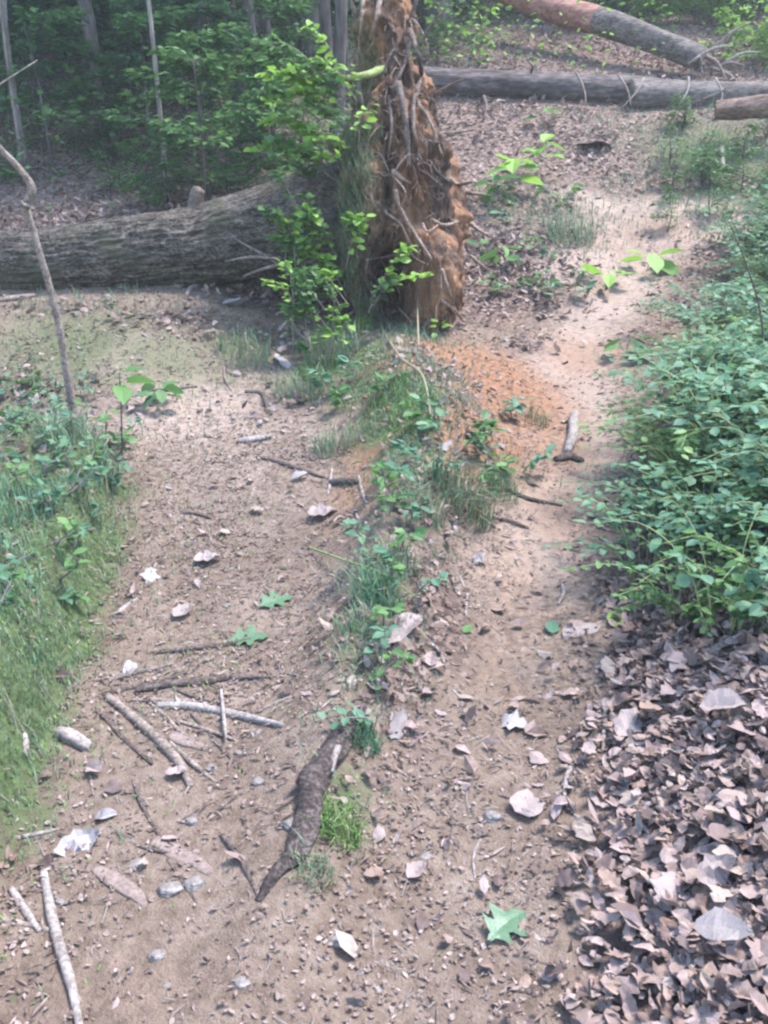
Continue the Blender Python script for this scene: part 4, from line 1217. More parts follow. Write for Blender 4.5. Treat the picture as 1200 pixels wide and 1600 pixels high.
# the ones that stand out
SINGLES = [(235, 905, 36, 1.7, .5, .3, 'dead_pale', 'near white curled leaf standing on the edge of the mossy bank', 3), (122, 1326, 64, .55, .15, .5, 'dead_pale', 'large near white curled leaf on the earth at the lower left', 1), (326, 880, 38, .2, .1, .1, 'dead_tan', 'pale crumpled leaf lying above the green oak leaf', 5),
           (285, 963, 34, 1.0, .2, .2, 'dead_tan', 'pale tan leaf beside the mossy bank left of the green oak leaf', 2), (605, 1003, 62, .2, .15, .2, 'dead_tan', 'large pale tan leaf on the ridge below the grass tufts', 4), (640, 985, 50, .8, .3, .1, 'dead_tan', 'brownish pink leaf partly under the grass on the ridge', 6),
           (823, 1262, 62, 1.5, .05, .1, 'dead_tan', 'flat mauve brown oval leaf alone on the right path', 0), (742, 878, 34, .3, .3, .3, 'dead_pale', 'bright white curled leaf on the right path under the ridge', 9), (620, 1142, 56, 1.2, .25, .3, 'dead_pale', 'grey white folded leaf between the ridge and the right path', 7),
           (905, 988, 66, .5, .2, .2, 'dead_tan', 'broad tan leaf at the corner between path and shrub', 8), (800, 1135, 46, -.4, .1, .2, 'dead_pale', 'pale torn leaf in the middle of the right path', 11), (470, 750, 28, .5, .2, .2, 'dead_pale', 'small white leaf beside the long twig on the left path', 13),
           (440, 570, 40, 2.2, .4, .2, 'dead_pale', 'pale upright leaf at the foot of the root plate', 10), (205, 1050, 34, 1.6, .3, .2, 'dead_pale', 'small white leaf where two sticks meet at the mossy bank', 12), (505, 808, 40, .2, .1, .2, 'dead_tan', 'pinkish crumpled leaf left of the clay ridge', 5),
           (930, 230, 60, .2, .1, .1, 'stick_dark', 'large dark dead leaf lying alone on the uphill litter', 0), (1040, 1420, 66, 1.0, .3, .3, 'dead_tan', 'long pale tan leaf on top of the heap at the lower right', 3), (1110, 1400, 66, .4, .3, .5, 'dead_tan', 'pale folded leaf high on the heap near the right edge', 1),
           (1125, 1490, 74, -.5, .2, .3, 'dead_pale', 'broad light grey leaf on the heap near the bottom right corner', 4), (1125, 1140, 62, -.4, .3, .2, 'dead_tan', 'broad grey brown leaf below the leafy shrub', 6), (980, 1150, 62, .9, .2, .2, 'dead_tan', 'dull grey brown leaf at the upper edge of the heap', 9), (690, 700, 34, .4, .2, .2, 'dead_pale', 'whitish leaf among the leafy plants on the ridge', 7), (165, 1282, 34, .3, .15, .2, 'dead_pale', 'small white torn leaf above the large white curled leaf', 12), (370, 480, 40, .3, .2, .1, 'dead_pale', 'white leaf lying on the litter under the big trunk', 2)]
for px, py, w_, yaw, pi, ro, mt, lb, k in SINGLES:
    p = at(px, py)
    L = w_ * mpp(p) * 1.1
    hp = float(heap(np.array([p.x]), np.array([p.y]))[0])
    place_leaf(DL[k], p + Vector((0, 0, .012 + .06 * hp + .3 * abs(math.sin(pi)) * L * .5)), L, yaw, pi, ro, 'dead_leaf', lb, 'dead leaf', None, M[mt])
# fresh green leaves blown down
FL = [crumpled(305, .72, .45, M['bluegreen'], 18, 7, .05), leafmesh('green_leaf', T_OVAL, .62, .1, .1, .05, .01, M['bluegreen'], 302)]
M['paleleaf'] = mat_leaf('pale_green_leaf', [(.065, .12, .065), (.085, .145, .08)], trans=.2, rough=.45)
for px, py, w_, yaw, mt, k, lb in [(430, 944, 46, .5, 'paleleaf', 0, 'pale green lobed oak leaf lying flat on the left path'), (388, 1002, 52, .1, 'paleleaf', 0, 'green oak leaf resting on the tip of a dark stick on the left path'), (863, 985, 32, 1.4, 'bluegreen', 1, 'small green oval leaf lying on the right path'),
                                   (788, 1452, 66, .7, 'paleleaf', 0, 'faded green lobed leaf pressed in the right path near the bottom'), (1088, 1106, 46, .6, 'paleleaf', 1, 'grey green leaf lying on the heap under the shrub'), (962, 972, 40, 1.2, 'lime', 1, 'bright green leaf at the foot of the shrub by the path'), (730, 988, 22, 1.0, 'green', 1, 'tiny dark green leaf on the right path beside the ridge')]:
    p = at(px, py)
    place_leaf(FL[k], p + Vector((0, 0, .014)), w_ * mpp(p) * 1.2, yaw, .08, .1, 'green_leaf', lb, 'leaf', None, M[mt])

# ------------------------------------------------------------------ stones
def stone(px, py, w_, label, seed, flat=.6, mat='stone'):
    p = at(px, py)
    r = w_ * mpp(p) / 2
    n, m = 9, 12
    a = np.linspace(.05, math.pi - .05, n)[:, None]; b = np.linspace(0, 2 * math.pi, m, endpoint=False)[None]
    X, Y, Z = np.sin(a) * np.cos(b), np.sin(a) * np.sin(b), np.cos(a) * np.ones_like(b)
    k = 1 + .5 * np.round(fbm3(X * 1.3 + seed, Y * 1.3, Z * 1.3, seed, 2) * 5) / 5 + .1 * noise3(X * 4, Y * 4, Z * 4, seed)
    V = np.stack([X * k * r, Y * k * r * .75, Z * k * r * flat], -1).reshape(-1, 3)
    i = np.arange(n - 1)[:, None] * m; j = np.arange(m)[None]; j2 = (j + 1) % m
    Q = np.stack([i + j, i + m + j, i + m + j2, i + j2], -1).reshape(-1, 4)
    jj = np.arange(m); V = np.vstack([V, [[0, 0, r * flat]], [[0, 0, -r * flat]]])
    T = np.vstack([np.stack([np.full(m, n * m), jj, (jj + 1) % m], 1), np.stack([np.full(m, n * m + 1), (n - 1) * m + (jj + 1) % m, (n - 1) * m + jj], 1)])
    o = O('stone', mesh('stone', V, [Q, T], M[mat], smooth=False), None, p + Vector((0, 0, r * flat * .45)))
    return setp(o, label, 'stone')


for q in [(305, 1386, 34, 'white angular stone below the flat bark slab at the lower left', 1), (265, 1392, 40, 'grey flat stone just left of the white angular stone', 2, .4), (770, 1280, 30, 'white pebble beside the mauve leaf on the right path', 3), (401, 1146, 20, 'round white pebble by the end of the long pale stick', 4), (373, 1178, 14, 'tiny pale pebble below the crossed sticks', 5),
          (216, 1350, 26, 'white stone chip between the two bark slabs', 6, .35), (404, 1224, 20, 'dull grey stone on the left path under the sticks', 7), (330, 1203, 22, 'cream stone chip at the tip of the thick dark stick', 8, .4), (455, 1292, 26, 'pale grey stone against the left side of the exposed root', 9), (95, 1412, 18, 'small white stone beside the tall pale stick', 10),
          (245, 1495, 28, 'grey stone half sunk near the bottom left', 11, .4), (376, 1540, 28, 'pale grey stone near the bottom of the left path', 12), (262, 1545, 22, 'dull pebble between two grey stones near the bottom', 13), (525, 1475, 30, 'pinkish grey stone at the bottom between the paths', 14, .45), (300, 1285, 20, 'pale pebble above the long flat bark slab', 15), (665, 1340, 26, 'bluish grey stone on the right path near the ridge', 16, .4), (355, 948, 14, 'tiny white pebble left of the pale oak leaf', 17)]:
    stone(*q)
rs = random.Random(3)
for k in range(45):
    px, py = rs.uniform(150, 900), rs.uniform(800, 1590)
    stone(px, py, rs.uniform(3, 7), 'tiny pale pebble among many in the earth of the paths', 30 + k)['group'] = 'tiny pebbles in the paths'

# ------------------------------------------------------------------ sticks, bark slabs, exposed root
def stick(q, w_, mat, label, name='stick', sides=9, rough=.12, taper=.55, sq=1.0, cat='stick', lift=.6, n=None, group=None):
    PPt = [at(a, b) for a, b in q]
    r = w_ * mpp(PPt[0]) / 2
    PPt = [p + Vector((0, 0, r * lift * (sq if sq < 1 else 1))) for p in PPt]
    V, F = tube(PPt, [r * .75, r, r * .9, r * taper], sides, rough, random.randint(0, 99), n or max(14, 8 * len(q)), squash=sq)
    o = O(name, mesh(name, V - np.array(PPt[0]), F, M[mat]), None, PPt[0])
    return setp(o, label, cat, group)


stick([(168, 1093), (215, 1132), (258, 1172), (285, 1205), (298, 1234)], 17, 'stick', 'thick grey brown stick slanting down right at the foot of the mossy bank')
stick([(245, 1106), (300, 1108), (345, 1116), (400, 1128), (442, 1138)], 15, 'stick_pale', 'long pale grey stick lying across the left path')
stick([(212, 1082), (260, 1074), (310, 1070), (360, 1063), (412, 1061)], 13, 'stick_dark', 'dark stick lying above the long pale one on the left path')
stick([(250, 1022), (300, 1017), (345, 1012), (392, 1002)], 11, 'stick_dark', 'thin dark stick with a green leaf at its right end')
stick([(262, 1160), (300, 1195), (335, 1224)], 10, 'stick', 'short stick beside the thick slanting stick')
stick([(300, 1118), (330, 1155), (385, 1212)], 8, 'stick_dark', 'thin dark twig crossing below the long pale stick', cat='twig')
stick([(346, 1088), (350, 1130), (354, 1165)], 6, 'stick_pale', 'thin pale twig standing across the long pale stick', cat='twig', lift=4)
stick([(394, 1116), (425, 1103), (456, 1090)], 7, 'stick', 'short twig right above the end of the long pale stick', cat='twig')
stick([(208, 1222), (222, 1260), (250, 1312)], 8, 'stick_dark', 'thin dark twig leading down to the flat bark slab', cat='twig')
stick([(262, 1345), (285, 1380), (308, 1414)], 7, 'stick_dark', 'thin dark twig passing between the two lower left stones', cat='twig')
stick([(348, 1308), (378, 1350), (406, 1408)], 10, 'stick_dark', 'dark straight twig leading to the lower tip of the exposed root')
stick([(200, 1318), (240, 1330), (285, 1338)], 7, 'stick_dark', 'dark twig lying under the upper bark slab', cat='twig')
stick([(132, 1182), (140, 1212), (146, 1245)], 6, 'stick', 'short thin twig hanging below the wood chunk on the left', cat='twig')
stick([(68, 1202), (92, 1194), (115, 1176)], 7, 'stick', 'small twig left of the wood chunk', cat='twig')
stick([(20, 1312), (55, 1306), (92, 1298)], 8, 'stick_pale', 'short pale stick at the left edge above the white curled leaf')
stick([(68, 1366), (78, 1420), (92, 1480), (112, 1545), (128, 1625)], 17, 'stick_pale', 'long pale stick standing up from the bottom left corner')
stick([(-20, 1436), (30, 1446), (92, 1460)], 12, 'stick', 'brown stick lying across the long pale stick at the left edge')
stick([(18, 1392), (38, 1425), (62, 1458)], 14, 'stick_pale', 'short thick pale stick leaning on the brown stick at the left edge')
stick([(92, 1150), (114, 1160), (138, 1174)], 24, 'stick_pale', 'short thick chunk of greyish wood at the edge of the mossy bank', 'wood_chunk', 12, .2, .8, cat='wood chunk')
stick([(38, 1150), (42, 1185)], 12, 'stick_pale', 'upright pale splinter in the grass at the left edge', cat='splinter')
stick([(268, 1150), (290, 1160), (322, 1172)], 26, 'bark_slab', 'pale flat piece of bark under the crossed sticks', 'bark_slab', 12, .15, .7, .3, 'bark')
stick([(240, 1316), (270, 1332), (300, 1348), (332, 1366)], 32, 'bark_slab', 'upper flat pinkish bark slab at the lower left', 'bark_slab', 14, .14, .5, .3, 'bark')
stick([(150, 1358), (176, 1376), (204, 1394), (232, 1416)], 28, 'bark_slab', 'lower flat pinkish bark slab at the lower left', 'bark_slab', 14, .14, .5, .3, 'bark')
stick([(402, 716), (440, 726), (475, 738), (505, 748)], 8, 'stick_dark', 'long thin dark twig on the left path pointing at the ridge', cat='twig')
stick([(518, 758), (538, 757), (558, 757)], 15, 'stick_dark', 'short dark piece of wood at the left foot of the clay ridge', 'wood_chunk', cat='wood chunk')
stick([(518, 735), (516, 758), (512, 775)], 6, 'stick_pale', 'thin pale twig crossing the short dark wood', cat='twig')
stick([(560, 745), (566, 770), (572, 788)], 5, 'stick_pale', 'thin pale twig on the clay of the ridge', cat='twig')
stick([(372, 692), (398, 690), (424, 684)], 11, 'stick_pale', 'short pale stick on the upper left path')
stick([(225, 612), (270, 611), (308, 606)], 7, 'stick_dark', 'dark twig lying across the clearing', cat='twig')
stick([(350, 575), (352, 595), (362, 612)], 5, 'stick', 'thin bent twig below the clearing grass', cat='twig')
stick([(384, 614), (410, 618), (418, 640), (424, 650)], 8, 'stick_dark', 'crooked dark twig at the top of the left path', cat='twig')
stick([(285, 802), (310, 806), (330, 812)], 8, 'stick_dark', 'dark stub of wood on the left path under the bank', cat='twig')
stick([(178, 966), (196, 950), (214, 938)], 8, 'stick_pale', 'short pale twig on the edge of the mossy bank', cat='twig')
stick([(900, 1190), (886, 1215), (880, 1262)], 8, 'stick_pale', 'pale curved twig on the right path beside the heap', cat='twig')
stick([(950, 1085), (944, 1140), (942, 1178)], 7, 'stick_pale', 'pale straight twig at the edge of the heap', cat='twig')
stick([(674, 1008), (688, 1024), (696, 1046)], 7, 'stick_pale', 'pale bent twig where the ridge meets the right path', cat='twig')
stick([(752, 1310), (740, 1340), (742, 1374)], 6, 'stick_pale', 'thin curved twig in the middle of the right path', cat='twig')
stick([(878, 915), (880, 930), (872, 946)], 7, 'stick_pale', 'small pale twig on the right path near the shrub', cat='twig')
stick([(708, 1080), (722, 1098), (718, 1122)], 5, 'stick_pale', 'thin kinked pale twig on the upper right path', cat='twig')
stick([(730, 928), (728, 950), (728, 964)], 5, 'stick_pale', 'fine upright pale twig right of the ridge grass', cat='twig')
stick([(897, 652), (896, 668), (893, 690), (886, 712)], 17, 'stick_pale', 'pale broken branch piece standing out on the right path', 'branch_piece', 12, .2, .7)
stick([(868, 722), (890, 718), (910, 724)], 15, 'stick_dark', 'dark broken branch end just below the pale branch piece', 'branch_piece', 12, .2, .6)
stick([(790, 766), (815, 778), (845, 786), (878, 792)], 8, 'stick_dark', 'dark root twig crossing from the ridge onto the right path', cat='twig')
stick([(770, 812), (798, 818), (826, 828)], 9, 'stick_dark', 'lower dark root twig under the drooping grass', cat='twig')
stick([(0, 472), (30, 468), (55, 464)], 10, 'stick', 'stick lying under the big trunk at the left edge')
stick([(290, 465), (305, 448), (345, 440)], 8, 'stick_pale', 'pale bent stick lying on the litter under the big trunk')
stick([(1127, 248), (1126, 266), (1130, 284)], 7, 'stick_pale', 'pale upright twig in the grass at the upper right', cat='twig', lift=5)
stick([(1105, 1165), (1150, 1140), (1190, 1110)], 12, 'stick_dark', 'dark stick in the leaf heap under the shrub')
stick([(1060, 1520), (1110, 1526), (1165, 1512)], 12, 'stick_pale', 'pale curved stick on the heap near the bottom right corner')
stick([(970, 1215), (985, 1245), (998, 1275)], 6, 'stick_pale', 'thin pale stalk on the left slope of the heap', cat='twig')
stick([(1175, 1360), (1192, 1410), (1204, 1460)], 6, 'stick_pale', 'thin pale stalk on the heap at the right edge', cat='twig')
for k in range(60):
    px, py = rs.uniform(120, 920), rs.uniform(640, 1590)
    a = rs.uniform(0, 6.3); ln = rs.uniform(12, 32)
    stick([(px, py), (px + ln * .5 * math.cos(a) + rs.gauss(0, 2), py + ln * .5 * math.sin(a) + rs.gauss(0, 2)), (px + ln * math.cos(a), py + ln * math.sin(a))], rs.uniform(2.5, 5), rs.choice(['stick', 'stick_pale', 'stick_dark']), 'tiny broken twig among many strewn on the two paths', 'twig', 5, .1, .5, cat='twig', n=7, group='tiny twigs strewn on the paths')

stick([(160, 1088), (205, 1078), (250, 1068), (292, 1052)], 9, 'stick_dark', 'dark thin stick running along the top of the fan of sticks at the mossy bank')
stick([(232, 1100), (258, 1122), (284, 1148), (310, 1160)], 8, 'stick', 'short brown stick between the thick slanting and the long pale stick')
stick([(205, 1096), (262, 1098), (318, 1100)], 9, 'stick', 'brown stick just above the long pale stick in the fan')
stick([(240, 1060), (290, 1086), (330, 1098)], 7, 'stick_dark', 'thin dark twig slanting between the dark stick and the long pale one', cat='twig')
stick([(150, 1112), (196, 1160), (238, 1196)], 8, 'stick_dark', 'dark stick left of and level with the thick slanting stick')
stick([(276, 1128), (322, 1142), (372, 1160)], 7, 'stick', 'thin brown twig just below the long pale stick', cat='twig')
stick([(180, 1062), (226, 1050), (270, 1040)], 9, 'stick', 'brown stick highest in the fan at the mossy bank')
stick([(190, 1104), (236, 1142), (268, 1190)], 7, 'stick_dark', 'thin dark twig lying close along the thick slanting stick', cat='twig')
q = [(556, 1128), (530, 1165), (500, 1215), (484, 1260), (476, 1310), (455, 1345), (428, 1375), (404, 1412)]
er = E('exposed_root', 'thick dark rough root lying along the ridge at the bottom between the paths', 'root', at(480, 1270))
wds = [24, 38, 44, 40, 42, 32, 24, 14]
PPt = [at(a, b) for a, b in q]
RRt = [w_ * mpp(p) / 2 for w_, p in zip(wds, PPt)]
V, F = tube([p + Vector((0, 0, r * .6)) for p, r in zip(PPt, RRt)], RRt, 26, .38, 8, 110, squash=.8)
MO('wood', V, F, M['wet_root'], er)
stick([(536, 1172), (524, 1196), (518, 1226)], 13, 'stick_pale', 'pale bare strip of wood on the right side of the exposed root', 'wood_strip', cat='wood strip', lift=3.4)

# long green grass stalk and dry stalks leaning on the ridge
for q, w_, mt, lb in [([(482, 858, .01), (540, 890, .04), (600, 920, .06), (660, 952, .03)], 3.2, 'greenstem', 'long green stalk lying slantwise across the ridge grass'),
                      ([(598, 520, .02), (625, 570, .05), (660, 606, .07), (674, 664, .02)], 3.5, 'straw', 'long pale dry stalk leaning down the clay below the root plate'),
                      ([(655, 560, .0), (652, 520, .2), (656, 500, .3)], 3, 'straw', 'short dry stalk upright at the foot of the root plate')]:
    PPt = [at(a, b) + Vector((0, 0, u)) for a, b, u in q]
    V, F = tube(PPt, [w_ * mpp(PPt[0]) * .5] * 2 + [w_ * mpp(PPt[0]) * .3], 6, 0, 0, 24)
    setp(O('stalk', mesh('stalk', V - np.array(PPt[0]), F, M[mt], {'rnd': np.zeros(len(V))}), None, PPt[0]), lb, 'stalk')

# ------------------------------------------------------------------ leafy plants with leaves one by one
LM = {m: [leafmesh('leaf', T_OVAL, .62, c, f, .1, .012, M[m], 400 + k) for k, (c, f) in enumerate([(-.15, .15), (-.05, .25), (.1, .1), (-.3, .2)])] for m in ('bluegreen', 'lime', 'green')}


def leaf_part(root, mm, p, L, yaw, pitch, roll):
    """one leaf, its stalk end at p (relative to the plant's base)"""
    o = O('leaf', mm, root)
    o.matrix_local = Matrix.Translation(p) @ Matrix.Rotation(yaw, 4, 'Z') @ Matrix.Rotation(-pitch, 4, 'Y') @ Matrix.Rotation(roll, 4, 'X') @ Matrix.Diagonal((L, L, L, 1)) @ Matrix.Translation((.5, 0, 0))
    return o


def shoot(base, tip, nl, L, mat, label, name='leafy_shoot', cat='plant', sag=.0, r0=.004, group=None, start=.25, spread=1.0, stem='stem', tilt=.0):
    """a stem from base to tip with leaves along it, each leaf its own part"""
    t = E(name, label, cat, base, group)
    d = tip - base
    mid = d * .5 + Vector((random.gauss(0, .03), random.gauss(0, .03), sag * d.length + .02))
    V, F = tube([Vector((0, 0, 0)), mid, d], [r0, r0 * .8, r0 * .3], 6, .05, 1, 14)
    O('stem', mesh('stem', V, F, M[stem], {'rnd': np.zeros(len(V))}), t)
    C_ = catmull([(0, 0, 0), tuple(mid), tuple(d)], 40)
    yaw0 = math.atan2(d.y, d.x)
    for k in range(nl):
        u = start + (1 - start) * (k + .5) / nl
        c = Vector(C_[int(u * 39)])
        s = 1 if k % 2 else -1
        y = yaw0 + s * random.uniform(.6, 1.3) * spread if d.xy.length > .12 else random.uniform(0, 6.3)
        off = Vector((math.cos(y), math.sin(y), 0)) * random.uniform(0, .5) * L + Vector((0, 0, random.uniform(-.1, .3) * L))
        leaf_part(t, random.choice(LM[mat]), c + off, L * random.uniform(.65, 1.2), y, random.gauss(.05 + tilt, .3), random.gauss(0, .4))
    return t


# shoots growing from the sod side of the root plate: (base px, tip px, depth, leaves, leaf px, label)
SH = [((548, 150), (488, 40), 7.5, 22, 15, 'lime', 'leafy shoot reaching up left highest on the root plate'), ((540, 205), (462, 120), 7.4, 24, 16, 'lime', 'leafy shoot pointing up left from the upper root plate'),
      ((530, 250), (410, 190), 7.3, 30, 17, 'lime', 'long bright shoot spreading left from the shoulder of the root plate'), ((525, 265), (395, 240), 7.2, 30, 17, 'lime', 'bright shoot hanging out left above the trunk butt'),
      ((520, 280), (432, 222), 7.1, 26, 16, 'green', 'duller green shoot between the two bright shoulder shoots'), ((560, 190), (545, 105), 7.2, 16, 14, 'lime', 'short upright shoot beside the mossy branch on the root plate'),
      ((560, 230), (575, 165), 7.0, 12, 14, 'lime', 'small shoot in the middle of the upper root plate'), ((515, 420), (430, 372), 7.0, 20, 17, 'lime', 'shoot bending left in front of the trunk butt'),
      ((525, 400), (470, 340), 6.9, 26, 16, 'green', 'green shoot at the left edge of the root plate above the grass'), ((540, 420), (565, 335), 6.85, 22, 15, 'lime', 'upright shoot on the left face of the root plate'),
      ((520, 470), (460, 430), 6.85, 26, 17, 'green', 'low green shoot at the left foot of the root plate'), ((530, 500), (500, 420), 6.8, 28, 17, 'green', 'leafy stem rising through the grass at the foot of the plate'),
      ((578, 470), (632, 385), 6.75, 26, 15, 'lime', 'bright shoot growing in front of the dark hollow'), ((580, 480), (665, 432), 6.75, 22, 15, 'lime', 'bright shoot lying across the dark hollow'),
      ((575, 490), (605, 440), 6.7, 18, 15, 'green', 'green sprig at the lower left of the dark hollow'), ((505, 300), (450, 262), 7.2, 22, 16, 'green', 'green shoot low on the shoulder above the trunk butt'), ((680, 540), (688, 505), 6.7, 6, 12, 'lime', 'tiny sprig at the lower tip of the root plate')]
for k in range(30):
    a, b = random.uniform(490, 560), random.uniform(110, 300)
    SH.append(((a, b), (a - random.uniform(25, 105), b - random.uniform(10, 75)), 7.3 - .3 * random.random(), random.randint(14, 22), random.uniform(12, 17), random.choice(['lime', 'lime', 'green']), 'x'))
for k in range(34):
    a, b = random.uniform(440, 565), random.uniform(330, 570)
    Yv = 6.9 - .5 * (b > 470)
    p0 = pt(a, b, Yv)
    zg = gz(p0.x, Yv)
    if p0.z < zg: p0 = at(a, b)
    SH.append(((a, b), (a - random.uniform(-8, 50), b - random.uniform(25, 75)), p0.y, random.randint(14, 24), random.uniform(10, 15), random.choice(['green', 'lime', 'lime']), None))
for (a, b), (c, d), Yv, nl, lp, mt, lb in SH:
    p, q = pt(a, b, Yv), pt(c, d, Yv - .12)
    shoot(p, q, nl, lp * mpp(p) * 1.25, mt, ('bright leafy shoot among many sprouting left from the sod side of the root plate' if lb == 'x' else lb) or 'small leafy plant in the green tangle at the left foot of the root plate', sag=.12, r0=.005, group='shoots on the sod side of the root plate' if lb == 'x' else None if lb else 'small plants in the tangle left of the root plate')
# mossy broken branch across the upper plate
P = [on_plate(600, 108, 0), pt(575, 116, 7.15), pt(540, 122, 7.1)]
V, F = tube(P, [.03, .028, .018], 9, .2, 5, 20)
MO('root', V, F, mat_bark('mossy_branch', [(.10, .12, .04), (.17, .20, .07), (.26, .27, .13)], 20, (1, 1, 1), .5), tree)
# grass and dry fibres draped over the sod side of the plate
bag = Bag(); bag2 = Bag()
for k in range(800):
    py = random.uniform(200, 545)
    l = np.interp(py, [v[0] for v in LV], [v[1] for v in LV])
    px = l + abs(random.gauss(0, 22)) - 2
    p = np.array(on_plate(px, py, .0))
    n = 4
    h = RNG.uniform(.06, .24, n); yw = RNG.normal(3.6, .8, n)
    V, F, a = bladegeo(p + RNG.normal(0, .02, (n, 3)), h * .6, np.full(n, .0028), yw, RNG.uniform(.6, 1.6, n))
    V[:, 2] -= 0
    (bag if k % 3 else bag2).add(V, F, a)
for b, nm, mt in ((bag, 'draped_grass', 'grass'), (bag2, 'draped_straw', 'straw')):
    V, F, a = b.out()
    o = O(nm, mesh(nm, V, F, M[mt], a, smooth=False))
    setp(o, 'grass draped over the sod side of the root plate' if b is bag else 'dry grass hanging from the sod side of the root plate', kind='stuff')

# young plants with big leaves right of the plate
def seedling(px, py, h_px, leaves, mat, label, Lpx, stem='greenstem'):
    b = at(px, py)
    k = mpp(b)
    t = E('seedling', label, 'seedling', b)
    h = h_px * k
    V, F = tube([Vector((0, 0, -.02)), Vector((.02, 0, h * .5)), Vector((.03, 0, h))], [.005, .004, .003], 6, 0, 0, 12)
    O('stem', mesh('stem', V, F, M[stem], {'rnd': np.zeros(len(V))}), t)
    for q in range(leaves):
        y = q * 2.4 + random.uniform(-.3, .3)
        leaf_part(t, random.choice(LM[mat]), Vector((.025, 0, h * random.uniform(.8, 1.) * (1 - .55 * (q // 4) / max(1, leaves / 4)))) + Vector((math.cos(y), math.sin(y), 0)) * .25 * Lpx * k, Lpx * k * random.uniform(.8, 1.15), y, random.gauss(-.15, .3), random.gauss(0, .35))
    return t


seedling(838, 285, 62, 7, 'lime', 'seedling with bright lime leaves highest beside the upper path', 36)
seedling(798, 310, 62, 9, 'lime', 'lime leaved seedling left of the highest one beside the plate', 36)
seedling(765, 330, 45, 8, 'green', 'dull green seedling close to the right side of the root plate', 34)
seedling(778, 425, 40, 7, 'green', 'green seedling on the litter below the lime seedlings', 28)
seedling(845, 200, 30, 6, 'green', 'small dark seedling under the dark log', 26)
seedling(945, 452, 26, 4, 'lime', 'seedling with a few broad lime leaves left of the shrub bank', 40)
seedling(1010, 425, 30, 6, 'lime', 'broad leaved lime seedling against the top of the shrub bank', 40)
seedling(975, 560, 36, 6, 'green', 'green seedling at the edge of the shrub bank near the middle of the path', 40)
seedling(190, 712, 130, 5, 'green', 'thin upright seedling with a small leaf tuft on the mossy bank', 44, 'stick_dark')
seedling(163, 690, 50, 3, 'green', 'short leafless looking stem beside the thin upright seedling', 20, 'stick_dark')
seedling(245, 640, 40, 8, 'green', 'low green seedling in the clearing right of the bent sapling', 34)
seedling(180, 700, 18, 6, 'green', 'dark low leaves at the foot of the thin upright seedling', 26)

# leafy patch on the ridge between the paths
RP = [(650, 680), (690, 690), (720, 705), (760, 735), (790, 750), (640, 760), (625, 790), (700, 740), (735, 760), (660, 720), (610, 800), (640, 830), (770, 690), (800, 660), (745, 700), (815, 740), (600, 760), (590, 850), (625, 860), (610, 900), (570, 950), (640, 940), (600, 980), (560, 1040), (590, 1090), (575, 1150), (540, 640), (520, 610), (600, 620), (560, 600), (500, 560), (680, 660)]
for k, (a, b) in enumerate(RP):
    p = at(a, b)
    for s in range(1):
        y = random.uniform(0, 6.3)
        shoot(p, p + Vector((math.cos(y) * .12, math.sin(y) * .12 - .05, random.uniform(.10, .17))), 15, 20 * mpp(p), 'bluegreen' if k % 2 else 'green', 'small leafy plant on the ridge between the two paths', 'small_plant', 'plant', group='small plants on the ridge', start=.2)
for k in range(75):
    px = rs.uniform(-15, 195); py = rs.uniform(600, 760) if k < 50 else rs.uniform(740, 960)
    px = min(px, 195 - .3 * max(0, py - 700))
    p = at(px, py)
    y = rs.uniform(0, 6.3)
    shoot(p, p + Vector((math.cos(y) * .10, math.sin(y) * .10, rs.uniform(.06, .14))), 9, .05, rs.choice(['bluegreen', 'bluegreen', 'green']), 'small leafy plant on the top of the mossy bank around the bent sapling', 'small_plant', 'plant', group='small plants on the mossy bank', start=.2)
for k in range(24):
    px, py = rs.uniform(740, 900), rs.uniform(300, 470)
    p = at(px, py)
    y = rs.uniform(0, 6.3)
    shoot(p, p + Vector((math.cos(y) * .16, math.sin(y) * .16, rs.uniform(.08, .2))), 8, .09, 'green' if k % 3 else 'bluegreen', 'low green plant on the litter between root plate and upper path', 'small_plant', 'plant', group='low plants between plate and upper path', start=.2)

# ------------------------------------------------------------------ the shrub bank on the right
def shrub_geo(seed, h, reach, ns, npair, L):
    """stems plus a list of leaves (p, L, yaw, pitch, roll)"""
    r = random.Random(seed)
    st = Bag(); lv = []
    for s in range(ns):
        y = r.uniform(0, 6.3)
        d = Vector((math.cos(y), math.sin(y), 0))
        hh = h * r.uniform(.5, 1.1); rc = reach * r.uniform(.4, 1.1)
        p = [Vector((d.x * .04, d.y * .04, -.04)), d * rc * .35 + Vector((0, 0, hh * .65)), d * rc * .75 + Vector((0, 0, hh)), d * rc * 1.2 + Vector((0, 0, hh * .95))]
        V, F = tube(p, [.003, .0024, .0018, .0008], 4, 0, 0, 14, cap=False)
        st.add(V, F)
        cc = catmull([tuple(v) for v in p], 40)
        for q in range(npair):
            u = .22 + .78 * (q + .5) / npair
            c = Vector(cc[int(u * 39)])
            for sd in (-1, 1):
                lv.append((c + Vector((0, 0, r.gauss(0, .012))), L * r.uniform(.6, 1.25) * (1.1 - .35 * u), y + sd * r.uniform(.7, 1.5), r.gauss(.0, .22), r.gauss(0, .32)))
        lv.append((Vector(cc[-1]), L * .8, y, .1, 0))
    return st, lv


def shrub_mesh(lv, mat):
    P = [tuple(l[0]) for l in lv]
    V, F, a = leafgeo(P, rotm([l[2] for l in lv], [l[3] for l in lv], [l[4] for l in lv]), [l[1] for l in lv], [l[1] * .62 for l in lv], T_SIMPLE, curl=-.12, fold=.18)
    return mesh('foliage', V, F, mat, {'rnd': a}, smooth=False)


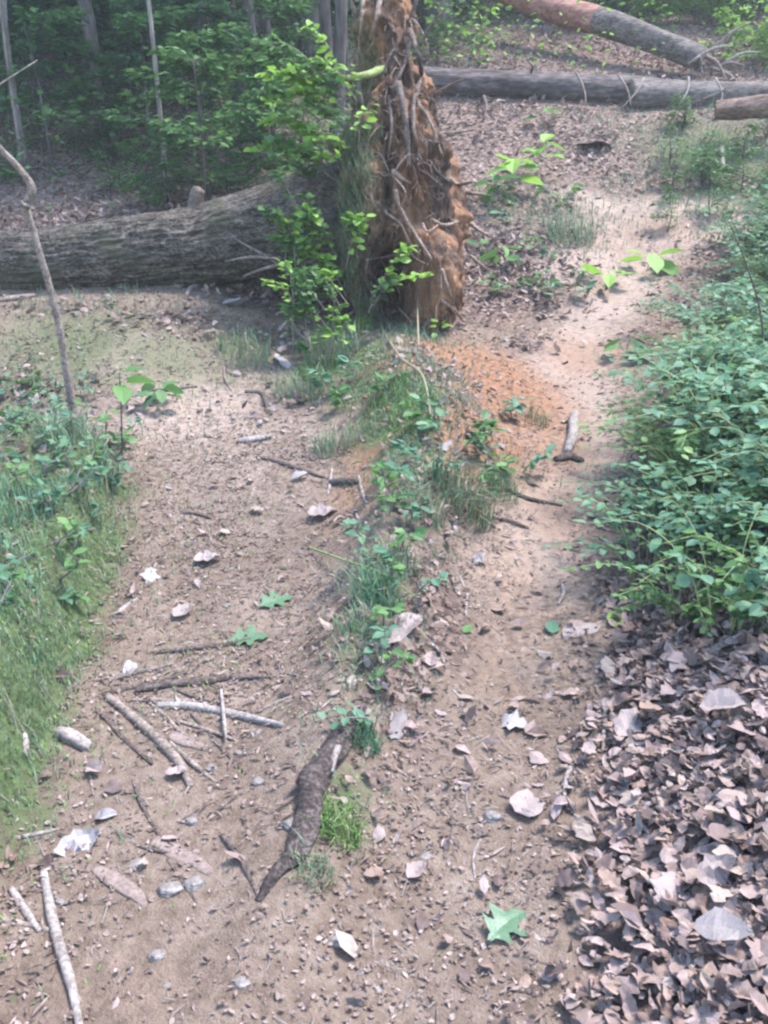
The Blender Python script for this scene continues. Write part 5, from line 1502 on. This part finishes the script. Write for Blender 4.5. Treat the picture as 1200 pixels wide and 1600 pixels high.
PROT = []
for s in range(5):
    st, lv = shrub_geo(500 + s, [.30, .22, .36, .26, .2][s], .36, [15, 18, 12, 15, 20][s], [7, 9, 6, 8, 10][s], [.056, .042, .064, .048, .036][s])
    V, F, _a = st.out()
    PROT.append((mesh('stem', V, F, M['greenstem'], _a), lv, shrub_mesh(lv, M['bluegreen']), shrub_mesh(lv, M['yellowgreen'])))
# front row, each leaf its own
FR = [(1005, 905, 1.0, 'blue green shrub overhanging the right path beside its worn edge'), (1065, 965, 1.0, 'blue green shrub hanging over the upper rim of the leaf heap'), (1130, 1000, 1.05, 'lowest blue green shrub drooping over the heap near the right edge'), (1190, 960, 1.1, 'tall blue green shrub cut by the right edge above the heap'),
      (1030, 820, .95, 'blue green shrub leaning to the path above the white leaf'), (1095, 880, 1.1, 'dense blue green shrub in the middle of the front row'), (1180, 860, 1.1, 'blue green shrub at the right edge behind the tallest one'), (1025, 740, .9, 'green shrub at the path edge level with the drooping grass')]
for k, (a, b, sc, lb) in enumerate(FR):
    stm, lv, f1, f2 = PROT[k % 5]
    p = at(a, b)
    t = E('shrub', lb, 'shrub', p)
    t.rotation_euler = (0, 0, random.uniform(0, 6.3)); t.scale = (sc,) * 3
    O('stem', stm, t)
    for (c, L, y, pi, ro) in lv:
        leaf_part(t, random.choice(LM['green' if k in (1, 3, 7) else 'bluegreen']), c, L, y, pi, ro)
n = 0
while n < 135:
    y = rs.uniform(3.0, 9.0)
    xr = float(np.interp(y, *XR))
    x = xr + .12 + rs.uniform(.1, 3.0 + .1 * y) * (rs.random() ** .4 if y > 3 else 1)
    if inview(np.array([x]), np.array([y]), .1)[0] < 1: continue
    if y > 6 and rs.random() < .55: continue
    if y < 3.6 and x < xr + .5: continue
    stm, lv, f1, f2 = PROT[n % 5]
    t = E('shrub', 'blue green shrub among many covering the bank right of the path' if n % 5 < 3 else 'yellowish green shrub among blue green ones on the bank right of the path', 'shrub', (x, y, gz(x, y)), 'blue green shrubs on the right bank' if n % 5 < 3 else 'yellowish shrubs on the right bank')
    t.rotation_euler = (0, 0, rs.uniform(0, 6.3)); t.scale = (rs.uniform(.8, 1.25) * (1 + .03 * y),) * 3
    O('stem', stm, t); O('foliage', f1 if n % 5 < 3 else f2, t)
    n += 1
# a dark arching twig sticking out of the shrubs
b = at(1196, 640)
P = [b, pt(1190, 500, b.y - .05), pt(1165, 410, b.y - .1), pt(1138, 345, b.y - .15)]
t = E('bare_twig', 'dark bare arching twig standing out of the shrubs at the right edge', 'twig', b)
V, F = tube(P, [.008, .006, .004, .002], 6, .05, 1, 24); MO('stem', V, F, M['stick_dark'], t)

# ------------------------------------------------------------------ bent bare sapling on the mossy bank
b = at(116, 645)
Yb = b.y
q = [(116, 648), (104, 580), (92, 510), (78, 450), (62, 395), (47, 345), (40, 322), (50, 300), (42, 278), (18, 250), (-10, 222), (-60, 170), (-110, 60), (-140, -120)]
P = [pt(a, c, Yb - .02 * k) for k, (a, c) in enumerate(q)]
P[0] = b - Vector((0, 0, .05))
t = E('sapling', 'thin bare grey sapling with a crook leaning left from the mossy bank', 'sapling', b)
k0 = mpp(b)
k0 *= .72
V, F = tube(P, [10.5 * k0, 8 * k0, 7.5 * k0, 7 * k0, 6.5 * k0, 7 * k0, 8.5 * k0, 8 * k0, 6.5 * k0, 6 * k0, 6 * k0, 5.5 * k0, 4 * k0, 2 * k0], 12, .10, 6, 130)
MO('trunk', V, F, M['stick'], t)
V, F = tube([pt(44, 322, Yb - .13), pt(36, 320, Yb - .2), pt(33, 314, Yb - .22)], [.016, .012, .006], 8, .1, 3, 10)
MO('branch_stub', V, F, M['stem'], t)
for k in range(8):
    p0 = P[-1 - k % 3]
    d = Vector((random.gauss(0, .3), random.gauss(0, .3), random.uniform(.1, .4)))
    V, F = tube([p0, p0 + d * .5, p0 + d], [.008, .006, .003], 6, 0, 0, 8)
    MO('branch', V, F, M['stem'], t)

# ------------------------------------------------------------------ thin haze in the wood, added also for lens veil and bloom
hv = np.array([(x, y, z) for x in (-110, 110) for y in (-18, 118) for z in (-5., 48.)])
hf = np.array([(0, 1, 3, 2), (4, 6, 7, 5), (0, 4, 5, 1), (2, 3, 7, 6), (0, 2, 6, 4), (1, 5, 7, 3)])
hm, t, N, Lk = newmat('haze')
pv = N.new('ShaderNodeVolumePrincipled'); pv.inputs['Color'].default_value = (.86, .93, .95, 1); pv.inputs['Density'].default_value = .0022; pv.inputs['Anisotropy'].default_value = .2
ho = N.new('ShaderNodeOutputMaterial'); Lk.new(pv.outputs[0], ho.inputs['Volume'])
setp(O('haze', mesh('haze', hv, [hf], hm, smooth=False)), 'thin added haze in the wood, also standing in for lens veil', kind='stuff')
